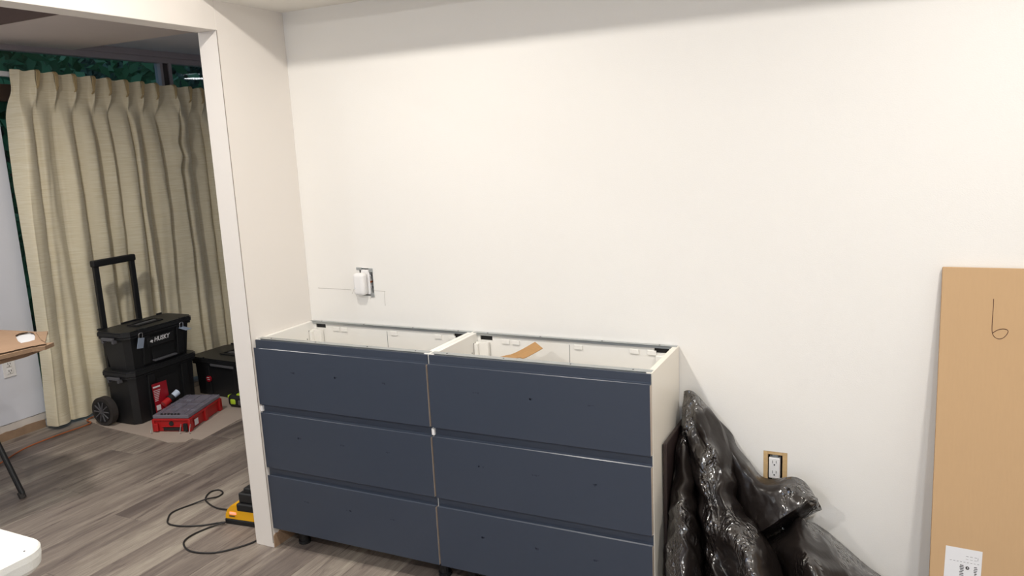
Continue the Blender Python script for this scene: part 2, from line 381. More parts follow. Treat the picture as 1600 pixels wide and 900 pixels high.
# glowing window added behind the camera for bluish reflections
wb = thing('added_window', 'unseen glowing window added behind the camera for cool reflections', 'window', (1.6, YB, 0.9)); wb['kind'] = 'structure'
M_glowpane = emit('added_glow_pane', (0.42, 0.62, 1.0, 1), 1.5)
for xa in (0.55, 1.30): box('pane', xa, xa + 0.68, YB + 0.004, YB + 0.010, 0.95, 2.0, M_glowpane, wb)
for a in ((0.48, 0.55, 0.88, 2.07), (1.23, 1.30, 0.88, 2.07), (1.98, 2.05, 0.88, 2.07), (0.55, 1.98, 0.88, 0.95), (0.55, 1.98, 2.0, 2.07)): box('window_frame', a[0], a[1], YB, YB + 0.03, a[2], a[3], M_print, wb, bev=0.004)
# trims of the unfinished wall end
struct(box('trim_1', -0.0008, 0.0008, YS - 0.0010, YS + 0.0015, 0.02, 1.953, M_beadline), 'thin corner bead edge on the wall end', 'trim')
def ragged(name, ax, c0, c1, a0, a1, z0, z1, amp, mt, n=26, seed=1):
    rnd = random.Random(seed); bm = bmesh.new(); top = []; bot = []
    for i in range(n + 1):
        a = a0 + (a1 - a0) * i / n
        top.append((a, z1 + rnd.uniform(-amp, amp))); bot.append((a, z0))
    poly = bot + top[::-1]
    prism(bm, poly, ax, c0, c1); return fin(name, bm, mt)
struct(ragged('trim_2', 0, 0.0, 0.004, YS + 0.004, -0.02, 0.0, 0.055, 0.012, M_cardedge, seed=3), 'torn raw drywall foot of the wall end', 'trim')

# the next room
struct(box('wall_far', XF - 0.13, XF, YB, 0.29, 0.09, 2.46, M_far), 'cool white wall with a receptacle beside the curtain', 'wall')
struct(box('wall_far_foot', XF - 0.13, XF - 0.012, YB, 0.29, 0.0, 0.09, M_far), 'recessed foot of the cool white wall', 'wall')
struct(box('wall_far_end', XF - 0.13, XF, 2.75, 4.7, 0.0, 2.46, M_far), 'white wall beyond the curtain', 'wall')
struct(box('wall_next_room_back', XF - 0.1, -0.09, 4.6, 4.7, 0.0, 2.46, M_far), 'far end wall of the next room', 'wall')
struct(box('wall_behind_kitchen', -0.2, -0.09, 0.12, 4.6, 0.0, 2.46, M_far), 'wall of the next room behind the kitchen', 'wall')
struct(box('ceiling_next_room', XF - 0.13, -0.09, 0.82, 4.7, 2.245, 2.30, M_farceil), 'grey ceiling of the next room', 'ceiling')
struct(box('ceiling_next_room_near', XF - 0.13, -0.09, YB, 0.016, 2.66, 2.72, M_farceil), 'higher ceiling at the near side of the next room', 'ceiling')
struct(box('wall_next_room_upper', XF - 0.13, XF, YB, 0.016, 2.46, 2.70, M_far), 'upper part of the cool white wall', 'wall')
struct(box('wall_left_upper', -0.09, 0.0, YB, 0.12, 2.46, 2.72, M_wallL), 'upper part of the dividing wall', 'wall')
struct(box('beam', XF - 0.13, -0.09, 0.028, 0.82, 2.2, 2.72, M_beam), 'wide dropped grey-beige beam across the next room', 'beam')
struct(box('beam_face', XF - 0.0, -0.09, 0.016, 0.028, 2.196, 2.66, M_beamshade), 'near face of the dropped beam, its shade put into the brown colour', 'beam')
struct(ragged('trim_3', 0, XF - 0.010, XF - 0.004, YB, 0.286, 0.045, 0.088, 0.005, M_plaster, n=60, seed=5), 'pale plaster strip at the foot of the far wall', 'trim')
struct(ragged('trim_4', 0, XF - 0.010, XF + 0.006, YB, 0.27, 0.0, 0.043, 0.006, M_rough, n=80, seed=6), 'rough brown line where the baseboard was removed', 'trim')

# window wall behind the curtain
XG = -2.40
def window(name, panes, frames, label):
    r = thing(name, label, 'window', (XG, 0.3, 0)); r['kind'] = 'structure'
    for f in frames: box(f[6] if len(f) > 6 else 'window_frame', f[0], f[1], f[2], f[3], f[4], f[5], f[7] if len(f) > 7 else M_frame, r, bev=0.003)
    for p in panes: box('pane', XG - 0.004, XG, p[0], p[1], p[2], p[3], M_glass, r)
    return r
window('window_1', [(0.33, 1.46, 1.985, 2.165), (1.545, 2.70, 1.985, 2.165)],
       [(-2.43, -2.372, 0.29, 2.75, 2.168, 2.205), (-2.42, -2.365, 0.29, 2.75, 2.205, 2.245),
        (-2.43, -2.372, 1.452, 1.475, 1.98, 2.17), (-2.44, -2.385, 1.475, 1.525, 1.98, 2.17, 'mullion', mat('mullion_dark', srgb(70, 62, 62), 0.6)), (-2.43, -2.372, 1.525, 1.548, 1.98, 2.17),
        (-2.45, -2.365, 0.29, 2.75, 1.885, 1.98, 'transom', M_wood)], 'clerestory window strip above the curtain')
window('window_2', [(0.31, 1.46, 0.03, 1.885), (1.54, 2.74, 0.03, 1.885)],
       [(-2.43, -2.372, 0.29, 0.31, 0.0, 1.885), (-2.43, -2.372, 1.46, 1.54, 0.0, 1.885), (-2.43, -2.372, 0.31, 2.75, 0.0, 0.03)], 'full-height window behind the curtain')

# ------------------------------------------------------------------ outdoors
struct(box('ground', -16, XF - 0.13, -8, 12, -0.25, -0.15, M_lawn), 'dusk lawn outside the window', 'ground')
def tree(x, y, h, r, n, mt, label, seed, ls=0.10):
    t = thing('leafy_tree', label, 'tree', (x, y, -0.15), group=None)
    bm = bmesh.new(); cyl(bm, (x, y, -0.15), (x, y, h * 0.7), 0.10, 0.04, 9); fin('trunk', bm, M_bark, t)
    rnd = random.Random(seed); bm = bmesh.new()
    cl = [(rnd.uniform(-r, r) * 0.8, rnd.uniform(-r, r), rnd.uniform(0.05, 1) * h) for _ in range(26)]
    for i in range(n):
        c = rnd.choice(cl); p = Vector((x + c[0] + rnd.gauss(0, 0.22), y + c[1] + rnd.gauss(0, 0.22), max(-0.1, c[2] + rnd.gauss(0, 0.2))))
        a = Vector((rnd.gauss(0, 1), rnd.gauss(0, 1), rnd.gauss(0, 1))).normalized(); b = a.orthogonal().normalized(); s = ls * rnd.uniform(0.6, 1.2)
        bm.faces.new([bm.verts.new(p - a * s), bm.verts.new(p + b * s * 0.4), bm.verts.new(p + a * s), bm.verts.new(p - b * s * 0.4)])
    me = bpy.data.meshes.new('foliage'); bm.to_mesh(me); bm.free(); o = link('foliage', me, mt, t); o['kind'] = 'stuff'
    return t
tree(-5.2, 2.1, 2.7, 0.9, 6000, M_leaf, 'green shrubby tree seen in the gap left of the curtain', 11)
tree(-8.2, 4.7, 3.8, 1.5, 12000, M_leafd, 'dark leafy tree seen through the clerestory above the curtain', 12)
tree(-10.8, 8.6, 4.4, 1.9, 12000, M_leafd, 'dark tree right of the clerestory mullion', 13)
bm = bmesh.new(); rnd = random.Random(4)
for i in range(9000):
    p = Vector((-14.6 + rnd.gauss(0, 0.3), rnd.uniform(-1, 20), rnd.uniform(-0.1, 6.4)))
    a = Vector((rnd.gauss(0, 1), rnd.gauss(0, 1), rnd.gauss(0, 1))).normalized(); b = a.orthogonal().normalized(); s = 0.26
    bm.faces.new([bm.verts.new(p - a * s), bm.verts.new(p + b * s * 0.6), bm.verts.new(p + a * s), bm.verts.new(p - b * s * 0.6)])
me = bpy.data.meshes.new('hedge'); bm.to_mesh(me); bm.free()
tag(link('hedge', me, M_leaf), 'tall dark hedge far outside the window', 'hedge', kind='stuff')

# ------------------------------------------------------------------ curtain
PL_PX = [50, 79.5, 109, 138, 164, 191, 215.5, 239, 267.5, 291, 310]
XC = -2.20
py_ = [at(u, 118 + (u - 165) * 0.13, 0, XC).y for u in PL_PX]
py_ += [py_[-1] + 0.11 * k for k in (1, 2, 3, 4)]
Y0c, Y1c = 0.345, py_[-1] + 0.10
def ctop(y): return 2.045 - (y - 0.34) * 0.043
cur = thing('pleated_curtain', 'cream pinch-pleated curtain hanging from a white rod in front of the window', 'curtain', (XC, 1.2, 0))
NU, NV = 560, 96
bm = bmesh.new(); grid = []
KN = [Y0c] + py_ + [Y1c]
rp = random.Random(9)
crD = [rp.uniform(0.45, 1.2) for _ in KN]; skew = [rp.choice((0.62, 0.75, 1.3, 1.5)) for _ in KN]; amp_ = [rp.uniform(0.75, 1.25) for _ in KN]
for j in range(NV + 1):
    v = (j / NV) ** 1.15; rowv = []
    for i in range(NU + 1):
        y = Y0c + (Y1c - Y0c) * i / NU
        k = 0
        while k < len(KN) - 2 and y >= KN[k + 1]: k += 1
        fr = (y - KN[k]) / (KN[k + 1] - KN[k])
        z = ctop(y) * (1 - v) + 0.022 * v + (1 - v) * 0.005 * math.cos(2 * PI * fr)
        s = min(1, max(0, (v - 0.04) / 0.10)); s = s * s * (3 - 2 * s)
        d = min(fr, 1 - fr)
        head = 0.016 * math.exp(-(d / 0.06) ** 2) - 0.010 * math.sin(PI * fr)
        def cr(q): return crD[q] * (0.75 + 0.9 * noise.noise(Vector((q * 5.3, v * 1.3, 1)))) * min(1, 0.4 + v * 3)
        f2 = fr ** skew[k]
        bulge = math.sin(PI * f2) ** 0.55 if 0 < f2 < 1 else 0
        depth = cr(k) * (1 - fr) + cr(k + 1) * fr
        body = -0.036 + 0.098 * amp_[k] * bulge * max(0.15, depth) + 0.010 * math.sin(3 * PI * f2 + k) * v * bulge
        body += 0.010 * noise.noise(Vector((y * 7, z * 1.7, 3))) + 0.004 * noise.noise(Vector((y * 30, z * 7, 8)))
        pinch = 0.020 * math.exp(-(d / 0.10) ** 2) * math.exp(-((v - 0.06) / 0.03) ** 2)
        x = XC + head * (1 - s) + body * s + pinch
        yo = s * (0.030 * noise.noise(Vector((k * 1.3 + fr, z * 1.1, 7))) + 0.020 * math.sin(PI * fr) * (skew[k] - 1))
        dd = math.exp(-((y - py_[8]) / 0.08) ** 2)
        x += 0.045 * dd * math.exp(-((v - 0.10) / 0.06) ** 2) + 0.018 * dd * math.exp(-((v - 0.23) / 0.07) ** 2) * math.sin(v * 60)
        e = max(0, 1 - (y - Y0c) / 0.022)
        x -= 0.075 * e * (1 - 0.5 * min(1, v * 2.5))
        yo += -(0.025 * min(1, v * 12) + 0.075 * v) * max(0, 1 - (y - Y0c) / 0.35)
        rowv.append(bm.verts.new((x, y + yo, z)))
    grid.append(rowv)
for j in range(NV):
    for i in range(NU): bm.faces.new((grid[j][i], grid[j][i + 1], grid[j + 1][i + 1], grid[j + 1][i]))
cf = fin('curtain_fabric', bm, M_curt, cur, smooth=True)
for i, y in enumerate(py_[:13]):
    zt = ctop(y); bm = bmesh.new()
    sl = 0.006 if i % 3 else 0.016
    for q in (-1, 0, 1):
        prs = [(XC + 0.012, y + q * 0.0065 + sl, zt + 0.004), (XC + 0.030, y + q * 0.0075 + sl * 0.6, zt - 0.01), (XC + 0.034, y + q * 0.006, zt - 0.05), (XC + 0.036, y + q * 0.003 - sl * 0.5, zt - 0.085), (XC + 0.02, y - sl * 0.6, zt - 0.10)]
        tube(bm, spline(prs, 4), 0.0042, 8)
    fin('pinch_pleat', bm, M_pleat, cur, smooth=True)
rod = thing('curtain_rod', 'white traverse curtain rod above the cream curtain', 'curtain rod', (XC - 0.07, 0.2, 2.05))
bm = bmesh.new(); rv = bx(bm, XC - 0.105, XC - 0.080, 0.20, 2.6, 2.012, 2.040, 0.004)
for q in rv: q.co.z -= (q.co.y - 0.34) * 0.043
ro = fin('rod', bm, M_print, rod)
ro.matrix_basis = Matrix.Identity(4)
for y in (0.24, 1.45, 2.5): box('bracket', XG + 0.02, XC - 0.105, y, y + 0.02, 2.012 - (y - .34) * .043, 2.04 - (y - .34) * .043, M_print, rod)

# ------------------------------------------------------------------ drawer cabinets
CT, CB = 0.841, 0.079; CF = -0.320; FF = -0.339; T = 0.018
def front_poly(zb, zt):
    s = 0.030; z1 = zt - s
    return [(CF - 0.001, zb), (FF, zb), (FF, z1 - 0.001), (FF + 0.001, z1), (FF + 0.0055, z1 - 0.004), (FF + 0.009, z1 - 0.0055), (FF + 0.0115, z1 - 0.003), (FF + 0.0125, z1 + 0.003), (FF + 0.0128, zt - 0.002), (CF - 0.001, zt - 0.002)]
def cabinet(x0, label, strip=False):
    x1 = x0 + 0.762; c = thing('drawer_base_cabinet', label, 'cabinet', (x0, -0.16, CB), group=None)
    box('side_panel', x0, x0 + T, CF, -0.004, CB, CT, M_white, c, bev=0.0008)
    box('side_panel', x1 - T, x1, CF, -0.004, CB, CT, M_side if x0 > 0.5 else M_white, c, bev=0.0008)
    box('bottom_panel', x0 + T, x1 - T, CF, -0.004, CB, CB + T, M_white, c)
    bp = wall_with_holes('back_panel', x0 + T, x1 - T, CB + T, CT - 0.003, -0.014, -0.008, [(x0 + T + 0.012, x0 + T + 0.062, CT - 0.026, CT - 0.008), (x1 - T - 0.062, x1 - T - 0.012, CT - 0.026, CT - 0.008)], M_white)
    bp.parent = c; bp.data.transform(Matrix.Translation((-x0, 0.16, -CB)))
    box('wall_rail', x0 + T, x1 - T, -0.0075, -0.0045, CT - 0.055, CT - 0.004, M_dark, c)
    box('joint_line', x0 + 0.380, x0 + 0.3815, -0.0146, -0.0138, CB + T, CT - 0.02, M_grey, c)
    # metal rails
    for nm, ya, yb in (('front_rail', CF + 0.004, CF + 0.030), ('rear_rail', -0.020, -0.003)):
        bm = bmesh.new(); bx(bm, x0 + 0.004, x1 - 0.004, ya, yb, CT - 0.001, CT + 0.001); 
        if nm == 'front_rail': bx(bm, x0 + T, x1 - T, ya, ya + 0.0015, CT - 0.022, CT)
        else: bx(bm, x0 + T, x1 - T, ya, ya + 0.0015, CT - 0.008, CT)
        rl = fin(nm, bm, M_zinc, c)
        for k in (0.06, 0.27, 0.50, 0.70):
            bm = bmesh.new(); cyl(bm, (x0 + k, (ya + yb) / 2, CT + 0.0008), (x0 + k, (ya + yb) / 2, CT + 0.0016), 0.0028, n=10); fin('screw_hole', bm, M_dark, rl)
    # clips on the back panel
    for k in (0.12, 0.16, 0.40, 0.60, 0.66):
        bm = bmesh.new(); bx(bm, x0 + k, x0 + k + 0.030, -0.019, -0.0145, CT - 0.034, CT - 0.018, 0.001); fin('rail_clip', bm, M_white, c)
    # shelf pin holes inside both sides
    for sx, nx in ((x0 + T, 1), (x1 - T, -1)):
        for yy, zz in ((-0.045, CT - 0.035), (-0.060, CT - 0.066), (-0.060, CT - 0.098), (-0.062, CT - 0.130), (-0.295, CT - 0.066), (-0.295, CT - 0.098)):
            bm = bmesh.new(); cyl(bm, (sx - nx * 0.0005, yy, zz), (sx + nx * 0.0006, yy, zz), 0.0026, n=8); fin('pin_hole', bm, M_grey, c)
    # four feet
    for fx in (x0 + 0.085, x1 - 0.030 if x0 < 0.5 else x1 - 0.07):
        for fy in (-0.262, -0.06):
            bm = bmesh.new(); cyl(bm, (fx, fy, 0.0), (fx, fy, 0.012), 0.024, 0.024, 16); cyl(bm, (fx, fy, 0.012), (fx, fy, 0.055), 0.019, 0.019, 16); cyl(bm, (fx, fy, 0.055), (fx, fy, CB), 0.022, 0.027, 16)
            fin('leg', bm, M_black, c)
    # three drawers: dark blue handle-less front, white tray
    for k in range(3):
        zt = CT - 0.254 * k; zb = CT - 0.254 * (k + 1) + 0.003
        bm = bmesh.new(); prism(bm, front_poly(zb, zt), 0, x0 + 0.0025, x1 - 0.0025)
        fr = fin('drawer_front', bm, M_navy, c)
        fr['label'] = 'glossy navy drawer front with recessed grip lip'
        for xx in (x0 + 0.0020, x1 - 0.0025): box('edge_band', xx, xx + 0.0005, FF + 0.001, CF - 0.001, zb + 0.001, zt - 0.035, M_edge, fr)
        bm = bmesh.new()
        for q in (0.18, 0.38, 0.575):
            zz = (zt + zb) / 2 + 0.012 - 0.004 * q
            for e in range(4):
                a = random.uniform(-0.011, 0.011); bx(bm, x0 + q + a, x0 + q + a + 0.005, FF - 0.0002, FF + 0.0002, zz + random.uniform(-0.003, 0.003), zz + 0.0045)
        fin('smudge', bm, M_smudge, fr, kind='stuff')
        hgt = 0.115 if k == 0 else 0.13
        bm = bmesh.new()
        bx(bm, x0 + 0.030, x1 - 0.030, CF + 0.012, -0.036, zb + 0.030, zb + 0.040)
        tr = fin('drawer_bottom', bm, M_white, c)
        for xa in (x0 + 0.024, x1 - 0.036): box('drawer_side', xa, xa + 0.012, CF + 0.006, -0.03, zb + 0.026, zb + 0.026 + hgt, M_white, c, bev=0.002)
        box('drawer_back', x0 + 0.036, x1 - 0.036, -0.040, -0.030, zb + 0.040, zb + 0.026 + hgt, M_white, c, bev=0.001)
    for xa, dr in ((x0 + T, 1), (x1 - T, -1)):
        a, b = sorted((xa + dr * 0.002, xa + dr * 0.052))
        box('rear_upright', a, b, -0.034, -0.018, CT - 0.22, CT - 0.030, M_white, c, bev=0.002)
        a, b = sorted((xa + dr * 0.002, xa + dr * 0.016))
        box('rear_upright', a, b, -0.048, -0.034, CT - 0.22, CT - 0.034, M_white, c, bev=0.002)
    # pale hinge block seen in the recess gap
    box('frame_block', x0 - 0.0005, x0 + 0.010, FF + 0.004, CF, CT - 0.254 - 0.026, CT - 0.254 - 0.004, M_plastic, c)
    return c
cabinet(0.001, 'left navy three-drawer base cabinet touching the white wall end, no worktop')
cabinet(0.765, 'right navy three-drawer base cabinet beside the black plastic sheet, no worktop')
# curled cardboard offcut lying in the right cabinet
cs = [at(787, 556, 1, -0.12), at(800, 553, 1, -0.12), at(815, 546, 1, -0.12), at(836, 534, 1, -0.12)]
cs2 = [at(808, 559, 1, -0.19), at(818, 559.5, 1, -0.185), at(832, 553, 1, -0.18), at(848, 544, 1, -0.175)]
cs = [cs[0] + Vector((-0.10, 0, -0.03))] + cs; cs2 = [cs2[0] + Vector((-0.10, 0, -0.03))] + cs2
A = spline(cs, 5); B = spline(cs2, 5)
bm = bmesh.new(); gr = []
for a, b in zip(A, B): gr.append([bm.verts.new(a), bm.verts.new(b), bm.verts.new(b - Vector((0, 0, 0.002))), bm.verts.new(a - Vector((0, 0, 0.002)))])
for p, q in zip(gr, gr[1:]):
    for i in range(4): bm.faces.new((p[i], p[(i + 1) % 4], q[(i + 1) % 4], q[i]))
bm.faces.new(gr[0]); bm.faces.new(gr[-1][::-1])
tag(fin('cardboard_strip', bm, mat('brown_card', srgb(172, 132, 84), 0.85, var=0.1, vscale=60)), 'curled brown cardboard strip lying in the open right cabinet', 'cardboard')

# ------------------------------------------------------------------ upper electrical box with plug-in device, pencil marks
eb = thing('electrical_box', 'open grey metal electrical box set in the wall above the left cabinet', 'electrical box', (0.294, 0, 0.955))
bm = bmesh.new()
x0, x1, z0, z1 = UB
for a in ((x0, x0 + 0.002, 0.0, 0.05, z0, z1), (x1 - 0.002, x1, 0.0, 0.05, z0, z1), (x0, x1, 0.0, 0.05, z0, z0 + 0.002), (x0, x1, 0.0, 0.05, z1 - 0.002, z1), (x0, x1, 0.048, 0.05, z0, z1)): bx(bm, *a)
fin('box_shell', bm, M_zinc, eb)
bm = bmesh.new(); bx(bm, 0.250, 0.275, -0.004, 0.001, z1 - 0.008, z1 + 0.002, 0.001); fin('mounting_ear', bm, M_zinc, eb)
bm = bmesh.new(); bx(bm, x1 - 0.018, x1 + 0.002, -0.004, 0.001, z1 - 0.016, z1, 0.002); fin('mounting_ear', bm, M_zinc, eb)
bm = bmesh.new(); bx(bm, x1 - 0.016, x1 + 0.001, -0.004, 0.001, z0 - 0.004, z0 + 0.014, 0.002); fin('mounting_ear', bm, M_zinc, eb)
for k, (zz, mt) in enumerate(((1.035, M_chrome), (1.012, mat('copper', srgb(150, 84, 50), 0.4, metal=0.6)), (0.99, M_chrome))):
    bm = bmesh.new(); cyl(bm, (0.313, 0.001, zz), (0.313, 0.012, zz), 0.004, n=8); fin('terminal_screw', bm, mt, eb)
box('yoke', 0.270, 0.309, -0.001, 0.02, z0 + 0.006, z1 - 0.006, M_plastic, eb, bev=0.002)
pg = thing('plug_in_device', 'rounded white plug-in device covering the upper electrical box', 'plug-in device', (0.27, -0.01, 0.98))
box('housing', 0.2535, 0.3035, -0.040, -0.0015, 0.962, 1.050, M_plastic, pg, bev=0.0135, seg=5, smooth=True)
bm = bmesh.new(); cyl(bm, (0.266, -0.0402, 0.992), (0.266, -0.0408, 0.992), 0.0035, n=12); fin('indicator', bm, M_print, pg)
pm = thing('pencil_mark', 'pencil lines and arrow drawn on the wall around the white plug-in device', 'pencil mark', (0.2, 0, 0.97))
def pline(pts, r=0.0006, y=-0.0003):
    bm = bmesh.new(); tube(bm, [at(u, v, 1, y) for u, v in pts], r, 4); fin('pencil_line', bm, M_pencil, pm)
pline([(497, 450), (520, 451), (549, 453)]); pline([(583, 454), (602, 455.5)]); pline([(550, 459), (553, 452), (557, 463)]); pline([(601, 456), (601, 466), (602, 478)])
pline([(578, 461), (579, 468)])
# ------------------------------------------------------------------ lower receptacle in rough cut-out
lr = thing('wall_receptacle', 'white duplex receptacle without plate in a rough tan wall cut-out by the black plastic', 'receptacle', (1.83, 0.0, 0.40))
x0, x1, z0, z1 = LB
for a in ((x0, x0 + 0.013, z0, z1), (x1 - 0.015, x1, z0, z1), (x0 + 0.013, x1 - 0.015, z1 - 0.011, z1), (x0 + 0.013, x1 - 0.015, z0, z0 + 0.010)):
    box('raw_edge', a[0], a[1], 0.001, 0.016, a[2], a[3], M_osb, lr, bev=0.0008)
box('box_back', x0, x1, 0.045, 0.05, z0, z1, M_dark, lr)
box('receptacle_body', 1.812, 1.8465, 0.004, 0.035, 0.422, 0.492, M_plastic, lr, bev=0.003)
box('mounting_strap', 1.822, 1.840, 0.007, 0.010, 0.412, 0.503, M_zinc, lr)
bm = bmesh.new()
for zz in (0.474, 0.440):
    bx(bm, 1.8235, 1.8248, 0.0030, 0.005, zz, zz + 0.009); bx(bm, 1.8345, 1.8358, 0.0030, 0.005, zz + 0.001, zz + 0.009)
    cyl(bm, (1.8295, 0.0032, zz - 0.005), (1.8295, 0.005, zz - 0.005), 0.0024, n=10)
fin('slot', bm, M_dkprint, lr)
# receptacle on the far wall
fo = thing('wall_receptacle', 'white duplex receptacle with cover plate low on the far cool-white wall', 'receptacle', (XF, 0.12, 0.36))
box('cover_plate', XF, XF + 0.006, 0.082, 0.152, 0.352, 0.462, M_plastic, fo, bev=0.002)
for zz in (0.385, 0.426):
    r_ = box('outlet_face', XF + 0.005, XF + 0.009, 0.101, 0.133, zz - 0.015, zz + 0.015, M_plastic, fo, bev=0.003)
    bm = bmesh.new(); bx(bm, XF + 0.0088, XF + 0.0096, 0.109, 0.112, zz - 0.002, zz + 0.009); bx(bm, XF + 0.0088, XF + 0.0096, 0.122, 0.125, zz - 0.002, zz + 0.009); bx(bm, XF + 0.0088, XF + 0.0096, 0.115, 0.119, zz - 0.011, zz - 0.006)
    fin('slot', bm, M_dkprint, r_)

# ------------------------------------------------------------------ cardboard panel on the right
ct_ = 0.014
cp = bpy.data.objects.new('flat_carton', None); C.objects.link(cp)
tag(cp, 'tall flat cardboard carton marked 6 leaning on the wall at the right', 'cardboard')
lean_a = math.atan2(0.195, 1.122)
cp.location = (2.27, -0.214, 0.0035); cp.rotation_euler = (-lean_a, 0, 0)
PH = 1.122 / math.cos(lean_a)
bm = bmesh.new(); bx(bm, 0, 0.52, 0, ct_, 0, PH, 0.002); fin('carton', bm, M_card, cp, world=False)
box('side_seam', -0.0006, 0.0004, 0.002, ct_ - 0.002, 0.002, PH - 0.002, M_cardedge, cp, world=False)
CPM = root_of(cp); CPI = CPM.inverted()
nrm = (CPM.to_3x3() @ Vector((0, -1, 0))).normalized(); org = CPM @ Vector((0, 0, 0))
def on_panel(u, v, off=0.0003):
    a = (u - 800) / FPX; b = (v - 450) / FPX
    d = Vector([RR[0][i] * a + RR[1][i] * b + RR[2][i] for i in range(3)])
    t = (org - CAM).dot(nrm) / d.dot(nrm); return CAM + d * t + nrm * off
bm = bmesh.new()
tube(bm, spline([on_panel(u, v) for u, v in [(1552.5, 467), (1552, 480), (1550.5, 500), (1550, 515), (1551.5, 523), (1556, 528), (1563, 529.5), (1570, 526), (1575, 519), (1573, 515), (1566, 514), (1558, 516), (1551, 520.5)]], 5), 0.0009, 5)
fin('handwritten_digit', bm, M_ink, cp)
# shipping label: a flat sheet with print
lb = [CPI @ on_panel(u, v) for u, v in ((1478, 852), (1530, 860))]
lx0, lz1 = lb[0].x, (lb[0].z); lw = 0.088; lh = 0.13
rz = Matrix.Translation((lx0, -0.0004, lz1)) @ Matrix.Rotation(math.radians(1.5), 4, 'Y')
lab = box('shipping_label', 0, lw, -0.0004, 0.0003, -lh, 0, M_print, cp, M=rz, world=False)
bm = bmesh.new()
for k in range(9): bx(bm, 0.012 + k * 0.0082, 0.0165 + k * 0.0082, -0.0008, -0.0003, -0.0375, -0.0368, M=rz)
for k in range(3): bx(bm, 0.050 + k * 0.010, 0.056 + k * 0.010, -0.0008, -0.0003, -0.0205, -0.0198, M=rz)
bx(bm, 0.078, 0.0787, -0.0008, -0.0003, -0.028, -0.020, M=rz)
for k in range(3): bx(bm, 0.050 + k * 0.010, 0.056 + k * 0.010, -0.0008, -0.0003, -0.0285, -0.0280, M=rz)
for c0 in (0.036, 0.070):
    for k in range(16):
        w = 0.011 if c0 < 0.05 else 0.009
        bx(bm, c0 + random.uniform(0, 0.0025), c0 + w - random.uniform(0, 0.003), -0.0008, -0.0003, -0.048 - k * 0.0045, -0.0458 - k * 0.0045, M=rz)
cyl(bm, rz @ Vector((0.055, -0.0003, -0.052)), rz @ Vector((0.055, -0.0008, -0.052)), 0.0047, n=14)
fin('label_print', bm, M_dkprint, lab, world=False, kind='stuff')
bm = bmesh.new(); cyl(bm, rz @ Vector((0.0555, -0.0008, -0.0515)), rz @ Vector((0.0555, -0.0010, -0.0515)), 0.0022, n=3); fin('label_emblem', bm, M_print, lab, world=False)

# ------------------------------------------------------------------ dark board and black plastic sheet heap
tag(box('dark_board', 1.5315, 1.5445, -0.232, -0.004, 0.0, 0.592, M_darkboard, bev=0.003), 'thin dark brown board on edge between right cabinet and black plastic', 'board')
bagbm = bmesh.new()
def tri(t):
    t = t - math.floor(t); return 4 * abs(t - 0.5) - 1
TRI = [(1.0, 0.22, 9.0, 0.0085, 0), (0.9, -0.45, 6.3, 0.0085, 1), (0.55, 0.85, 5.2, 0.006, 0), (0.3, -1.0, 9.5, 0.0036, 1), (1.0, 0.5, 17.0, 0.0032, 1)]
def cloth(rows, nu=14, nv=13, seed=0, amp=1.0):
    R_ = [[at(u, v, 1, y) for u, v, y in r] for r in rows]
    dense = [spline(r, nu) for r in R_]
    cols = [spline([dr[i] for dr in dense], nv) for i in range(len(dense[0]))]
    H, Wd = len(cols[0]), len(cols)
    G = []
    for j in range(H):
        rr = []
        for i in range(Wd):
            p = cols[i][j].copy()
            e = min(i, Wd - 1 - i) / 5.0; e = min(1, e)
            q2 = Vector((p.x * 34 + seed * 3 - p.z * 8, p.y * 20, p.z * 8)); q3 = Vector((p.x * 60 + p.z * 30, p.y * 40, p.z * 26 + seed))
            wv = noise.noise(Vector((p.x * 5 + seed, p.y * 4, p.z * 3))); w2 = noise.noise(Vector((p.x * 6, p.y * 5 + seed, p.z * 5 + 9)))
            h = 0
            e *= min(1, j / 8)
            for (ax_, az_, f_, a_, ww) in TRI:
                h += a_ * tri((p.x * ax_ + p.z * az_ + p.y * 0.6) * f_ + seed * 1.7 + (wv if ww else w2) * 0.8)
            p.y -= e * amp * (h + 0.0035 * (0.5 - 2 * abs(noise.noise(q2))) + 0.002 * (1 - 2 * abs(noise.noise(q3))))
            p.x += e * amp * 0.006 * tri(p.z * 9 + p.y * 5 + seed + wv * 2)
            p.z = max(0.003 + 0.002 * abs(noise.noise(q3)), p.z); p.y = min(-0.003, p.y); p.x = max(1.552, min(p.x, 2.262 if p.z > .0 else 9))
            rr.append(bagbm.verts.new(p))
        G.append(rr)
    for j in range(H - 1):
        for i in range(Wd - 1): bagbm.faces.new((G[j][i], G[j][i + 1], G[j + 1][i + 1], G[j + 1][i]))
